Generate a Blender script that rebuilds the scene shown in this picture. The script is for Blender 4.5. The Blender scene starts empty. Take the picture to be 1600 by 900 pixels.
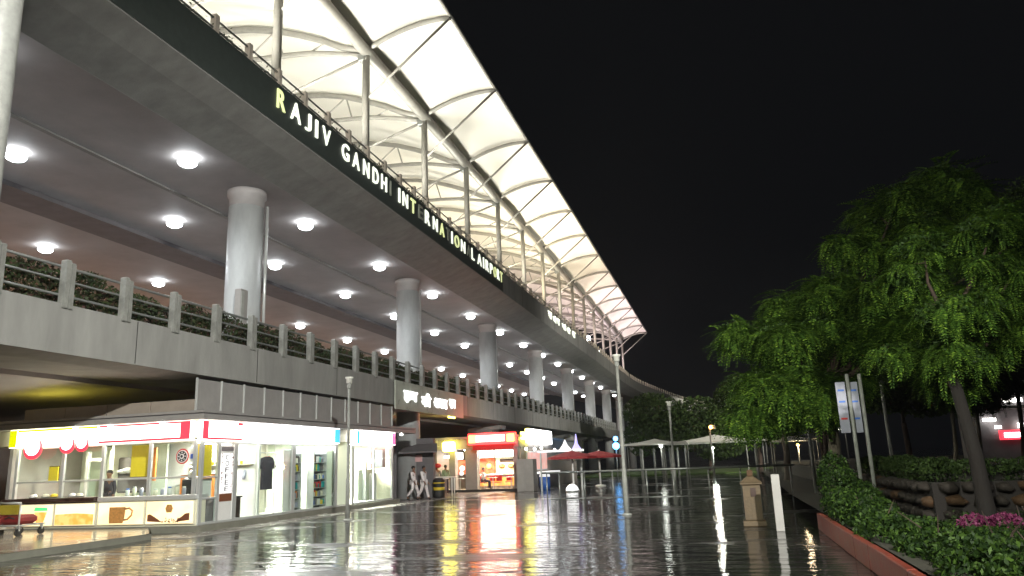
import bpy, math, random
import numpy as np
from mathutils import Vector, Matrix
random.seed(7); rng = np.random.default_rng(7)
scene = bpy.context.scene
# ------------------------------------------------------------------ camera
cam_d = bpy.data.cameras.new('camera'); cam = bpy.data.objects.new('camera', cam_d)
scene.collection.objects.link(cam); scene.camera = cam
Rm = Matrix(((0.96400918, 0.09331028, 0.24895682), (0.26341725, -0.2083391, -0.94191622), (-0.03602303, 0.9735954, -0.22542034)))
cam.matrix_world = Matrix.Translation((0, 0, 1.75)) @ Rm.to_4x4()
cam_d.sensor_width = 36; cam_d.lens = 36 * 1180 / 1600; cam_d.clip_start = .1; cam_d.clip_end = 3000
# ------------------------------------------------------------------ world, exposure
w = bpy.data.worlds.new('World'); scene.world = w; w.use_nodes = True
bg = w.node_tree.nodes['Background']; bg.inputs[0].default_value = (0.75, 0.82, 1, 1); bg.inputs[1].default_value = 0.0042
scene.view_settings.view_transform = 'Standard'; scene.view_settings.look = 'None'
scene.view_settings.exposure = 0; scene.view_settings.gamma = 1
scene.cycles.max_bounces = 7; scene.cycles.transparent_max_bounces = 24
scene.cycles.sample_clamp_indirect = 6; scene.cycles.sample_clamp_direct = 0
scene.cycles.caustics_reflective = False; scene.cycles.caustics_refractive = False
HAZE = .0005; MAST_W = 26000; CANOPY_W = 6800; DOWN_W = 240; WARM_E = 5.0
# ------------------------------------------------------------------ materials
def mat(name, col, rough=.6, metal=0, noise=0, nscale=3, bump=0, bscale=30, emit=None, estr=0, spec=.5, coat=0, stretch=None, dark=None):
    m = bpy.data.materials.new(name); m.use_nodes = True; nt = m.node_tree; N = nt.nodes; L = nt.links
    b = N['Principled BSDF']; b.inputs['Base Color'].default_value = (*col, 1); b.inputs['Roughness'].default_value = rough
    b.inputs['Metallic'].default_value = metal; b.inputs['Specular IOR Level'].default_value = spec
    if coat: b.inputs['Coat Weight'].default_value = coat
    tc = N.new('ShaderNodeTexCoord'); src = tc.outputs['Object']
    if stretch:
        mp = N.new('ShaderNodeMapping'); mp.inputs['Scale'].default_value = stretch; L.new(src, mp.inputs[0]); src = mp.outputs[0]
    if noise:
        n = N.new('ShaderNodeTexNoise'); n.inputs['Scale'].default_value = nscale; n.inputs['Detail'].default_value = 6; n.inputs['Roughness'].default_value = .65
        L.new(src, n.inputs[0])
        r = N.new('ShaderNodeValToRGB'); r.color_ramp.elements[0].position = .3; r.color_ramp.elements[1].position = .72
        d = dark or tuple(c * (1 - noise) for c in col)
        r.color_ramp.elements[0].color = (*d, 1); r.color_ramp.elements[1].color = (*[min(1, c * (1 + noise * .5)) for c in col], 1)
        L.new(n.outputs[0], r.inputs[0]); L.new(r.outputs[0], b.inputs['Base Color'])
        mr = N.new('ShaderNodeMapRange'); mr.inputs[3].default_value = max(0.02, rough - .12); mr.inputs[4].default_value = min(1, rough + .12)
        L.new(n.outputs[0], mr.inputs[0]); L.new(mr.outputs[0], b.inputs['Roughness'])
    if bump:
        n2 = N.new('ShaderNodeTexNoise'); n2.inputs['Scale'].default_value = bscale; n2.inputs['Detail'].default_value = 4
        L.new(src, n2.inputs[0]); bp = N.new('ShaderNodeBump'); bp.inputs['Strength'].default_value = bump; bp.inputs['Distance'].default_value = .02
        L.new(n2.outputs[0], bp.inputs['Height']); L.new(bp.outputs[0], b.inputs['Normal'])
    if emit:
        b.inputs['Emission Color'].default_value = (*emit, 1); b.inputs['Emission Strength'].default_value = estr
    return m
M = {}
M['fascia'] = mat('deck_concrete', (.30, .30, .285), .75, noise=.26, nscale=1.1, bump=.3, bscale=25, stretch=(1, 1.3, .3))
M['soffit'] = mat('soffit_concrete', (.42, .40, .40), .7, noise=.18, nscale=.5, bump=.25, bscale=14)
M['dark_panel'] = mat('dark_green_panel', (.05, .062, .057), .5, noise=.3, nscale=4)
M['column'] = mat('column_plaster', (.42, .435, .44), .55, noise=.22, nscale=1.2, bump=.15, bscale=20, stretch=(1, 1, .35))
M['post'] = mat('pale_post_paint', (.27, .275, .255), .6, noise=.4, nscale=3, bump=.2)
M['steel'] = mat('painted_steel', (.36, .37, .35), .42, noise=.25, nscale=6)
M['canopy_steel'] = mat('canopy_steel', (.28, .27, .24), .45, noise=.2, nscale=2)
M['rail'] = mat('rail_steel', (.22, .23, .22), .35, metal=.6)
M['memb'] = mat('canopy_fabric', (.80, .78, .70), .6, noise=.05, nscale=.3)
nt = M['memb'].node_tree; b = nt.nodes['Principled BSDF']; b.inputs['Subsurface Weight'].default_value = 0
M['lamp'] = mat('lamp_glow', (1, 1, 1), .4, emit=(.93, .98, 1), estr=18)
M['lampsmall'] = mat('lamp_glow_small', (1, 1, 1), .4, emit=(1, .97, .9), estr=10)
M['blue_lamp'] = mat('blue_lamp_glow', (.2, .4, 1), .4, emit=(.1, .45, 1), estr=9)
M['amber_lamp'] = mat('amber_lamp_glow', (1, .6, .2), .4, emit=(1, .5, .12), estr=12)
M['ceil_light'] = mat('ceiling_light_glow', (1, 1, 1), .4, emit=(1, .98, .88), estr=190)
M['warm_ceil'] = mat('warm_ceiling_glow', (1, 1, 1), .4, emit=(1, .88, .66), estr=170)
M['letter'] = mat('lit_letter', (1, 1, .9), .4, emit=(.93, 1, .83), estr=1.15)
M['letter_y'] = mat('lit_letter_yellow', (1, 1, .6), .4, emit=(.85, .95, .42), estr=.8)
M['letter_off'] = mat('unlit_letter', (.45, .48, .40), .5)
M['letter_w'] = mat('lit_white_letter', (1, 1, 1), .4, emit=(1, 1, 1), estr=2.2)
M['cladding'] = mat('grey_cladding', (.30, .29, .28), .5, noise=.15, nscale=2)
M['cladding_brown'] = mat('brown_cladding', (.30, .26, .22), .5, noise=.15, nscale=2)
M['alu'] = mat('aluminium', (.62, .64, .63), .3, metal=.35)
M['cream'] = mat('cream_wall', (.80, .78, .62), .6, noise=.05)
M['white'] = mat('white_paint', (.82, .82, .80), .5, noise=.05)
M['green_wall'] = mat('pale_green_wall', (.68, .74, .62), .6)
M['dark'] = mat('dark_interior', (.05, .05, .055), .5, noise=.2)
M['dwall'] = mat('dark_grey_wall', (.17, .16, .17), .7, noise=.25, nscale=1.5)
M['brown'] = mat('dark_brown_wood', (.045, .025, .02), .3, noise=.3, nscale=5)
M['orange'] = mat('orange_laminate', (.65, .22, .05), .5)
M['yellow'] = mat('yellow_panel', (.80, .62, .04), .5, noise=.1, nscale=5)
M['red'] = mat('red_plastic', (.60, .03, .03), .4)
M['dull_yellow'] = mat('dull_yellow_paint', (.36, .29, .03), .5, noise=.3)
M['dull_red'] = mat('dull_red_cloth', (.22, .02, .02), .7, noise=.3)
M['teal'] = mat('teal_plastic', (.02, .33, .34), .4)
M['blue'] = mat('blue_plastic', (.04, .16, .62), .4)
M['black'] = mat('black_rubber', (.02, .02, .02), .6)
M['skin'] = mat('skin', (.24, .12, .07), .5)
M['hair'] = mat('black_hair', (.012, .01, .01), .5)
M['cloth_w'] = mat('white_cotton', (.82, .76, .77), .8, noise=.12, nscale=7, bump=.3, bscale=18)
M['cloth_d'] = mat('dark_cotton', (.05, .045, .06), .8)
M['cloth_g'] = mat('green_cotton', (.25, .36, .22), .8)
M['bark'] = mat('bark', (.045, .028, .02), .9, noise=.4, nscale=6, bump=.8, bscale=25, stretch=(1, 1, .3))
M['bark_pale'] = mat('pale_bark', (.13, .11, .085), .9, noise=.4, nscale=6, bump=.6, bscale=25, stretch=(1, 1, .3))
M['bark_dark'] = mat('dark_bark', (.009, .006, .005), .9, noise=.4, nscale=6, bump=.8, bscale=25, stretch=(1, 1, .3))
M['stone'] = mat('brown_stone', (.022, .016, .012), .8, noise=.45, nscale=5, bump=.7, bscale=12)
M['stone_o'] = mat('orange_stone', (.065, .032, .012), .8, noise=.4, nscale=5, bump=.7, bscale=12)
M['mortar'] = mat('dark_mortar', (.014, .011, .01), .9, bump=.5)
M['kerb'] = mat('red_kerb_paint', (.17, .032, .018), .5, noise=.35, nscale=4, bump=.3, bscale=20)
M['sandstone'] = mat('sandstone', (.10, .07, .038), .7, noise=.3, nscale=6, bump=.5, bscale=22)
M['apron'] = mat('pale_wet_paving', (.36, .34, .32), .22, noise=.18, nscale=1.2, bump=.05, bscale=6)
M['platform'] = mat('polished_platform', (.42, .36, .28), .16, noise=.12, nscale=1)
M['platform_side'] = mat('platform_kerb', (.22, .22, .18), .6, noise=.2)
M['redcloth'] = mat('red_umbrella_cloth', (.33, .03, .035), .7)
M['tent'] = mat('tent_fabric', (.72, .72, .66), .7, noise=.1)
M['pink'] = mat('pink_board', (.75, .45, .45), .6)
M['lawn'] = mat('lawn_green', (.07, .12, .025), .9, noise=.4, nscale=3, bump=.6)
M['soil'] = mat('dark_soil', (.03, .028, .018), .95, noise=.4, nscale=2, bump=.5)
M['asph'] = mat('deck_asphalt', (.18, .18, .18), .6)
M['bluewhite'] = mat('pale_blue_board', (.36, .37, .47), .4, noise=.12, nscale=5)
M['beanbrown'] = mat('bean_print', (.20, .07, .03), .6)
M['cupbrown'] = mat('cup_print', (.6, .3, .09), .6, noise=.4, nscale=20)

def emis(name, col, s, col2=None, scale=1.5, horizontal=False):
    m = bpy.data.materials.new(name); m.use_nodes = True; nt = m.node_tree; N = nt.nodes; L = nt.links
    b = N['Principled BSDF']; b.inputs['Base Color'].default_value = (*[c * .6 for c in col], 1); b.inputs['Roughness'].default_value = .3
    b.inputs['Emission Color'].default_value = (*col, 1); b.inputs['Emission Strength'].default_value = s
    if col2:
        tc = N.new('ShaderNodeTexCoord'); n = N.new('ShaderNodeTexNoise'); n.inputs['Scale'].default_value = scale; L.new(tc.outputs['Object'], n.inputs[0])
        r = N.new('ShaderNodeValToRGB'); r.color_ramp.elements[0].position = .42; r.color_ramp.elements[1].position = .58
        r.color_ramp.elements[0].color = (*col, 1); r.color_ramp.elements[1].color = (*col2, 1)
        L.new(n.outputs[0], r.inputs[0]); L.new(r.outputs[0], b.inputs['Emission Color'])
    return m
M['sgn_white'] = emis('sign_white', (1, 1, .97), 8.06, (1, .93, .92), .8)
M['sgn_yel'] = emis('sign_yellow', (1, .95, .55), 7.56, (1, 1, .8), .9)
M['sgn_yeledge'] = emis('sign_yellow_edge', (.80, .85, .0), 1.1)
M['sgn_red'] = emis('sign_red', (.9, .05, .08), 1.4300000000000002)
M['sgn_orng'] = emis('sign_peach', (1, .82, .66), 5.62, (1, 1, .92), 1.4)
M['sgn_cyan'] = emis('sign_cyan', (.05, .45, .95), 1.6)
M['sgn_green'] = emis('sign_green', (.1, .75, .25), 1.0)
M['sgn_pink'] = emis('sign_pink', (.95, .15, .45), 1.1)
M['sgn_redglow'] = emis('red_sign_glow', (1, .55, .42), 8.10)
M['sgn_redrim'] = emis('red_sign_rim', (1, .03, .03), 7.50)
M['sgn_amber'] = emis('amber_sign_glow', (1, .42, .08), 8.10)
M['sgn_yel2'] = emis('yellow_sign_glow', (1, .85, .12), 12.24)
M['lightbox'] = emis('cream_lightbox', (1, .78, .42), 1.3, (1, .90, .60), .8)
M['lightbox_o'] = emis('orange_lightbox', (1, .40, .07), 1.1, (1, .62, .22), 3)
M['menu_red'] = emis('menu_red', (.9, .12, .06), .9, (.95, .4, .15), 3)
M['menu_pink'] = emis('menu_pink', (.95, .45, .38), .75, (.85, .6, .55), 2)
M['poster'] = emis('poster_white', (1, 1, 1), 1.0)
M['warm_wash'] = emis('warm_wash_glow', (1, .5, .25), WARM_E)

def ground_mat():
    m = bpy.data.materials.new('wet_asphalt'); m.use_nodes = True; nt = m.node_tree; N = nt.nodes; L = nt.links
    b = N['Principled BSDF']
    tc = N.new('ShaderNodeTexCoord')
    n = N.new('ShaderNodeTexNoise'); n.inputs['Scale'].default_value = .35; n.inputs['Detail'].default_value = 5; n.inputs['Roughness'].default_value = .6
    mp = N.new('ShaderNodeMapping'); mp.inputs['Rotation'].default_value = (0, 0, math.radians(-12)); mp.inputs['Scale'].default_value = (.8, 1.5, 1)
    L.new(tc.outputs['Object'], mp.inputs[0]); L.new(mp.outputs[0], n.inputs[0])
    r = N.new('ShaderNodeValToRGB'); r.color_ramp.elements[0].position = .35; r.color_ramp.elements[1].position = .7
    r.color_ramp.elements[0].color = (.014, .014, .014, 1); r.color_ramp.elements[1].color = (.036, .034, .032, 1)
    L.new(n.outputs[0], r.inputs[0]); L.new(r.outputs[0], b.inputs['Base Color'])
    rr = N.new('ShaderNodeValToRGB'); rr.color_ramp.elements[0].position = .52; rr.color_ramp.elements[1].position = .60
    rr.color_ramp.elements[0].color = (.03, .03, .03, 1); rr.color_ramp.elements[1].color = (.30, .30, .30, 1)
    L.new(n.outputs[0], rr.inputs[0]); L.new(rr.outputs[0], b.inputs['Roughness'])
    # slabs: shallow joints; ripples and grit
    mp2 = N.new('ShaderNodeMapping'); mp2.inputs['Scale'].default_value = (1, 1, 1); L.new(tc.outputs['Object'], mp2.inputs[0])
    br = N.new('ShaderNodeTexBrick'); br.inputs['Scale'].default_value = .5; br.inputs['Mortar Size'].default_value = .012; br.inputs['Mortar Smooth'].default_value = .6
    br.inputs['Color1'].default_value = (1, 1, 1, 1); br.inputs['Color2'].default_value = (.9, .9, .9, 1); br.inputs['Mortar'].default_value = (0, 0, 0, 1)
    L.new(mp2.outputs[0], br.inputs[0])
    n2 = N.new('ShaderNodeTexNoise'); n2.inputs['Scale'].default_value = 1.6; n2.inputs['Detail'].default_value = 3
    mp3 = N.new('ShaderNodeMapping'); mp3.inputs['Scale'].default_value = (.55, 1.7, 1); mp3.inputs['Rotation'].default_value = (0, 0, math.radians(-8)); L.new(tc.outputs['Object'], mp3.inputs[0])
    L.new(mp3.outputs[0], n2.inputs[0])
    n3 = N.new('ShaderNodeTexNoise'); n3.inputs['Scale'].default_value = 9; n3.inputs['Detail'].default_value = 3; L.new(mp3.outputs[0], n3.inputs[0])
    b1 = N.new('ShaderNodeBump'); b1.inputs['Strength'].default_value = .07; b1.inputs['Distance'].default_value = .01; L.new(br.outputs[0], b1.inputs['Height'])
    b2 = N.new('ShaderNodeBump'); b2.inputs['Strength'].default_value = 1.2; b2.inputs['Distance'].default_value = .02; L.new(n2.outputs[0], b2.inputs['Height']); L.new(b1.outputs[0], b2.inputs['Normal'])
    b3 = N.new('ShaderNodeBump'); b3.inputs['Strength'].default_value = .5; b3.inputs['Distance'].default_value = .006; L.new(n3.outputs[0], b3.inputs['Height']); L.new(b2.outputs[0], b3.inputs['Normal'])
    L.new(b3.outputs[0], b.inputs['Normal'])
    return m
M['ground'] = ground_mat()

def glass_mat():
    m = bpy.data.materials.new('window_glass'); m.use_nodes = True; nt = m.node_tree; N = nt.nodes; L = nt.links
    N.remove(N['Principled BSDF']); t = N.new('ShaderNodeBsdfTransparent'); t.inputs[0].default_value = (.93, .97, .95, 1)
    g = N.new('ShaderNodeBsdfGlossy'); g.inputs['Roughness'].default_value = .03
    lw = N.new('ShaderNodeLayerWeight'); lw.inputs[0].default_value = .5; pw = N.new('ShaderNodeMath'); pw.operation = 'POWER'; pw.inputs[1].default_value = 4; L.new(lw.outputs['Facing'], pw.inputs[0])
    f = N.new('ShaderNodeMapRange'); f.inputs[3].default_value = .03; f.inputs[4].default_value = .4; L.new(pw.outputs[0], f.inputs[0]); x = N.new('ShaderNodeMixShader')
    L.new(f.outputs[0], x.inputs[0]); L.new(t.outputs[0], x.inputs[1]); L.new(g.outputs[0], x.inputs[2]); L.new(x.outputs[0], N['Material Output'].inputs[0])
    return m
M['glass'] = glass_mat()

def leaf_mat(name, c1, c2, c3, trans=.35):
    m = bpy.data.materials.new(name); m.use_nodes = True; nt = m.node_tree; N = nt.nodes; L = nt.links
    b = N['Principled BSDF']; b.inputs['Roughness'].default_value = .6; b.inputs['Specular IOR Level'].default_value = .25
    g = N.new('ShaderNodeNewGeometry'); r = N.new('ShaderNodeValToRGB')
    r.color_ramp.elements[0].color = (*c1, 1); r.color_ramp.elements[1].color = (*c3, 1)
    e = r.color_ramp.elements.new(.55); e.color = (*c2, 1)
    L.new(g.outputs['Random Per Island'], r.inputs[0]); L.new(r.outputs[0], b.inputs['Base Color'])
    t = N.new('ShaderNodeBsdfTranslucent'); L.new(r.outputs[0], t.inputs[0]); x = N.new('ShaderNodeMixShader'); x.inputs[0].default_value = trans
    L.new(b.outputs[0], x.inputs[1]); L.new(t.outputs[0], x.inputs[2]); L.new(x.outputs[0], N['Material Output'].inputs[0])
    return m
M['leaf'] = leaf_mat('tree_leaf', (.03, .07, .012), (.07, .15, .02), (.20, .33, .04))
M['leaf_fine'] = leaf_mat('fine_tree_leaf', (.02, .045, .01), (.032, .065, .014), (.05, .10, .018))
M['leafdark'] = leaf_mat('dark_leaf', (.02, .04, .012), (.035, .06, .015), (.05, .09, .02))
M['hedge'] = leaf_mat('hedge_leaf', (.008, .022, .005), (.022, .05, .008), (.06, .115, .016))
M['deckplant'] = leaf_mat('deck_plant_leaf', (.03, .045, .022), (.055, .08, .03), (.09, .045, .04))
M['flower'] = leaf_mat('pink_petal', (.14, .02, .07), (.19, .035, .10), (.24, .06, .14))

ORD = 'first second third fourth fifth sixth seventh eighth ninth tenth eleventh twelfth thirteenth fourteenth fifteenth sixteenth seventeenth eighteenth nineteenth twentieth'.split()
# ------------------------------------------------------------------ helpers
COL = scene.collection
def setp(o, label=None, cat=None, group=None, kind=None):
    if label: o['label'] = label
    if cat: o['category'] = cat
    if group: o['group'] = group
    if kind: o['kind'] = kind
    return o
def thing(name, loc, label, cat, group=None, rz=0):
    o = bpy.data.objects.new(name, None); COL.objects.link(o); o.location = loc; o.rotation_euler = (0, 0, rz); o.empty_display_size = .2
    return setp(o, label, cat, group)
def link(name, me, parent=None, world=True):
    o = bpy.data.objects.new(name, me); COL.objects.link(o)
    if parent is not None:
        o.parent = parent
        if world: o.matrix_parent_inverse = Matrix.Translation([-v for v in parent_world(parent)])
    return o
def parent_world(p):
    v = Vector(p.location)
    if p.type != 'EMPTY': return Vector((0, 0, 0)) if p.parent is None else Vector((0, 0, 0))
    return v
def copy_tree(o, loc=None, rz=None, label=None, lights=True):
    def cp(s, par):
        c = s.copy(); COL.objects.link(c)
        if par is not None: c.parent = par; c.matrix_parent_inverse = s.matrix_parent_inverse.copy()
        for ch in kids.get(s.name, []):
            if lights or ch.type != 'LIGHT': cp(ch, c)
        return c
    kids = {}
    for x in COL.objects:
        if x.parent: kids.setdefault(x.parent.name, []).append(x)
    r = cp(o, None)
    if loc is not None: r.location = loc
    if rz is not None: r.rotation_euler = (0, 0, rz)
    if label: r['label'] = label
    return r
class MB:
    def __init__(s): s.v = []; s.f = []; s.sm = []
    def add(s, vs, fs, smooth=False):
        k = len(s.v); s.v += [tuple(map(float, v)) for v in vs]; s.f += [tuple(i + k for i in f) for f in fs]; s.sm += [smooth] * len(fs); return s
    def box(s, x0, x1, y0, y1, z0, z1, bev=0):
        if x0 > x1: x0, x1 = x1, x0
        if y0 > y1: y0, y1 = y1, y0
        if z0 > z1: z0, z1 = z1, z0
        if bev:
            b = min(bev, (x1 - x0) * .3, (y1 - y0) * .3, (z1 - z0) * .3)
            vs = []
            for z, i in ((z0, b), (z0 + b, 0), (z1 - b, 0), (z1, b)):
                for x, y in ((x0 + i, y0 + i + (b if 0 else 0)), (x1 - i, y0 + i), (x1 - i, y1 - i), (x0 + i, y1 - i)): vs.append((x, y, z))
            fs = [(3, 2, 1, 0), (12, 13, 14, 15)]
            for k in range(3):
                for j in range(4): a = 4 * k; fs.append((a + j, a + (j + 1) % 4, a + 4 + (j + 1) % 4, a + 4 + j))
            return s.add(vs, fs)
        return s.add([(x0, y0, z0), (x1, y0, z0), (x1, y1, z0), (x0, y1, z0), (x0, y0, z1), (x1, y0, z1), (x1, y1, z1), (x0, y1, z1)],
                     [(3, 2, 1, 0), (4, 5, 6, 7), (0, 1, 5, 4), (1, 2, 6, 5), (2, 3, 7, 6), (3, 0, 4, 7)])
    def tube(s, pts, r, n=8, cap=True):
        pts = [Vector(p) for p in pts]; rs = r if isinstance(r, (list, tuple)) else [r] * len(pts); vs = []; up = None
        for i, p in enumerate(pts):
            d = (pts[min(i + 1, len(pts) - 1)] - pts[max(i - 1, 0)]).normalized()
            if up is None: up = d.orthogonal().normalized()
            u = (up - d * up.dot(d)); u = u.normalized() if u.length > 1e-5 else d.orthogonal().normalized(); up = u; v = d.cross(u)
            for k in range(n):
                a = 2 * math.pi * k / n; vs.append(p + (u * math.cos(a) + v * math.sin(a)) * rs[i])
        fs = [(i * n + k, i * n + (k + 1) % n, (i + 1) * n + (k + 1) % n, (i + 1) * n + k) for i in range(len(pts) - 1) for k in range(n)]
        s.add(vs, fs, n > 5)
        if cap: kk = len(s.v) - len(vs); s.f += [tuple(kk + k for k in range(n))[::-1], tuple(kk + (len(pts) - 1) * n + k for k in range(n))]; s.sm += [False, False]
        return s
    def lathe(s, c, prof, n=24):  # prof: (r,z)
        vs = [(c[0] + r * math.cos(2 * math.pi * k / n), c[1] + r * math.sin(2 * math.pi * k / n), c[2] + z) for r, z in prof for k in range(n)]
        fs = [(i * n + k, i * n + (k + 1) % n, (i + 1) * n + (k + 1) % n, (i + 1) * n + k) for i in range(len(prof) - 1) for k in range(n)]
        s.add(vs, fs, True); kk = len(s.v) - len(vs)
        s.f += [tuple(kk + k for k in range(n))[::-1], tuple(kk + (len(prof) - 1) * n + k for k in range(n))]; s.sm += [False, False]
        return s
    def ball(s, c, r, n=10, sz=1):
        m = n // 2; return s.lathe(c, [(max(.001, r * math.sin(math.pi * i / m)), -r * sz * math.cos(math.pi * i / m)) for i in range(m + 1)], n)
    def sweep(s, prof, path, closed=True):  # prof in (offset_x, z); path list (x,y,nx,ny): offset along normal
        n = len(prof); vs = [(x + a * nx, y + a * ny, z) for (x, y, nx, ny) in path for a, z in prof]
        m = n if closed else n - 1
        fs = [(i * n + k, i * n + (k + 1) % n, (i + 1) * n + (k + 1) % n, (i + 1) * n + k) for i in range(len(path) - 1) for k in range(m)]
        s.add(vs, fs)
        if closed: kk = len(s.v) - len(vs); s.f += [tuple(kk + k for k in range(n))[::-1], tuple(kk + (len(path) - 1) * n + k for k in range(n))]; s.sm += [False, False]
        return s
    def mesh(s, name, m):
        me = bpy.data.meshes.new(name); me.from_pydata(s.v, [], s.f)
        me.polygons.foreach_set('use_smooth', s.sm); me.materials.append(m if not isinstance(m, str) else M[m]); me.update(); return me
    def build(s, name, m, parent=None, world=True): return link(name, s.mesh(name, m), parent, world)
def fast(name, V, Q, m, parent=None, smooth=False):
    me = bpy.data.meshes.new(name); V = np.asarray(V, np.float32); Q = np.asarray(Q, np.int32)
    me.vertices.add(len(V)); me.vertices.foreach_set('co', V.ravel()); k = Q.shape[1]
    me.loops.add(Q.size); me.loops.foreach_set('vertex_index', Q.ravel()); me.polygons.add(len(Q))
    me.polygons.foreach_set('loop_start', np.arange(0, Q.size, k, dtype=np.int32)); me.update(calc_edges=True); me.validate()
    me.materials.append(M[m]); return link(name, me, parent)
def single(mb, name, m, label, cat, group=None): return setp(mb.build(name, m), label, cat, group)

def leaves(pts, size, jitter=.4, fold=True):
    """one diamond leaf per point; returns V,Q"""
    n = len(pts); a = rng.normal(size=(n, 3)); a /= np.linalg.norm(a, axis=1)[:, None]
    b = np.cross(a, rng.normal(size=(n, 3))); b /= np.linalg.norm(b, axis=1)[:, None]
    s = size * (1 + jitter * rng.uniform(-1, 1, n))[:, None]
    V = np.stack([pts - a * s * .5, pts + b * s * .24, pts + a * s * .5, pts - b * s * .24], 1).reshape(-1, 3)
    return V, np.arange(4 * n).reshape(-1, 4)
def frond_template(pairs=12):
    V = []; 
    for i in range(pairs):
        t = .18 + .8 * i / (pairs - 1); z = -.75 * t * t + .12 * t; ln = .17 * math.sin(math.pi * (.15 + .75 * t)) + .03
        for sgn in (-1, 1):
            dx = .062; y = sgn * ln; zz = z - .05
            V += [(t, 0, z), (t + dx * .2, y * .5, z - .02 + 0), (t + dx + .03, y, zz), (t + dx * 1.3, y * .45, z - .05)]
    return np.array(V)
FT = frond_template()
def fronds(centres, per, size, droop=.25):
    c = np.repeat(centres, per, 0); n = len(c)
    yaw = rng.uniform(0, 2 * np.pi, n); pit = rng.normal(-.1, .35, n) - droop * 0; s = size * rng.uniform(.7, 1.25, n)
    V = FT[None] * s[:, None, None]
    cp, sp = np.cos(pit)[:, None], np.sin(pit)[:, None]; x = V[..., 0] * cp - V[..., 2] * sp; z = V[..., 0] * sp + V[..., 2] * cp; y = V[..., 1]
    cy, sy = np.cos(yaw)[:, None], np.sin(yaw)[:, None]
    V = np.stack([x * cy - y * sy, x * sy + y * cy, z], -1) + c[:, None]
    V = V.reshape(-1, 3); return V, np.arange(len(V)).reshape(-1, 4)
def blob_points(b, n, shell=.55):
    d = rng.normal(size=(n, 3)); d /= np.linalg.norm(d, axis=1)[:, None]; r = rng.uniform(shell ** 3, 1, n) ** (1 / 3)
    rr = np.array([b[3], (b[3] + b[4]) * .5, b[4]]); return np.array(b[:3]) + d * r[:, None] * rr
def make_tree(name, label, base, fork, blobs, clusters, per, size, r0=.2, bark='bark', leaf='leaf', group=None, dens=None, thin=.4):
    t = thing(name, base, label, 'tree', group)
    cen = []
    tot = sum(b[3] * b[3] * b[4] for b in blobs)
    for b in blobs: cen.append(blob_points(b, max(10, int(clusters * b[3] * b[3] * b[4] / tot)), thin))
    cen = np.concatenate(cen)
    mb = MB(); B = Vector(base); F = Vector(fork); mid = (B + F) / 2 + Vector((.08, .05, 0))
    mb.tube([B - Vector((0, 0, .1)), B + Vector((.02, 0, .35)), mid, F], [r0 * 1.35, r0, r0 * .85, r0 * .7], 10)
    mb.build('trunk', bark, t)
    br = MB()
    order = sorted(blobs, key=lambda b: (Vector(b[:3]) - F).length); main = order[::-1][:1]
    for b in order[::-1]:
        if len(main) < 6 and min((Vector(b[:3]) - Vector(m_[:3])).length for m_ in main) > max(1.2, 2.5 * b[3]): main.append(b)
    nodes = []
    for b in main:
        c = Vector(b[:3]); pts = [F - Vector((0, 0, .15)), F.lerp(c, .3) + Vector((random.uniform(-.1, .1), 0, (c.z - F.z) * .14)), F.lerp(c, .65) + Vector((random.uniform(-.15, .15), random.uniform(-.15, .15), .12)), c]
        br.tube(pts, [r0 * .5, r0 * .34, r0 * .2, r0 * .07], 6); nodes += [pts[1], pts[2], pts[1].lerp(pts[2], .5), pts[2].lerp(c, .5)]
    for b in order:
        c = Vector(b[:3])
        if b not in main:
            n_ = min(nodes, key=lambda q: (q - c).length); br.tube([n_, n_.lerp(c, .5) + Vector((0, 0, .1)), c], [r0 * .16, r0 * .1, r0 * .04], 5); nodes.append(n_.lerp(c, .6))
        for q in blob_points(b, 7, .6): q = Vector(q); br.tube([c, c.lerp(q, .5) + Vector((0, 0, .05)), q], [r0 * .05, r0 * .035, r0 * .02], 4)
    br.build('limbs', 'bark', t)
    V, Q = fronds(cen, per, size) if per else leaves(cen, size)
    o = fast('crown', V, Q, leaf, t); o['kind'] = 'stuff'
    if per:
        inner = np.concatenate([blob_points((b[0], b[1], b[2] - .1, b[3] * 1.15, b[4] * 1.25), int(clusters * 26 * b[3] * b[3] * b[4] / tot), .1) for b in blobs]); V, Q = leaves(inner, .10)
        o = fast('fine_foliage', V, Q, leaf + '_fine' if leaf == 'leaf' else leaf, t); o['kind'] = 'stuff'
    return t

# text -> flat mesh fitted in a rectangle; plane 'x' faces +x (reads along +y), plane 'y' faces -y (reads along +x)
def glyph(txt, plane, a0, a1, z0, z1, off, thick=.03, bold=.02, name='letter', m='letter', parent=None):
    cu = bpy.data.curves.new('t', 'FONT'); cu.body = txt; cu.extrude = .02; cu.offset = bold
    o = bpy.data.objects.new('t', cu); COL.objects.link(o); bpy.context.view_layer.update()
    me = bpy.data.meshes.new_from_object(o.evaluated_get(bpy.context.evaluated_depsgraph_get())); bpy.data.objects.remove(o)
    n = len(me.vertices)
    if n == 0: return None
    co = np.zeros(n * 3, np.float32); me.vertices.foreach_get('co', co); co = co.reshape(-1, 3); lo, hi = co.min(0), co.max(0)
    u = (co[:, 0] - lo[0]) / max(1e-4, hi[0] - lo[0]); v = (co[:, 1] - lo[1]) / max(1e-4, hi[1] - lo[1]); d = (co[:, 2] > 0)
    A = a0 + u * (a1 - a0); Z = z0 + v * (z1 - z0)
    if plane == 'x': P = np.stack([off + d * thick, A, Z], 1)
    else: P = np.stack([A, off - d * thick, Z], 1)
    me.vertices.foreach_set('co', P.astype(np.float32).ravel()); me.materials.clear(); me.materials.append(M[m]); me.update()
    return link(name, me, parent)

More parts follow.
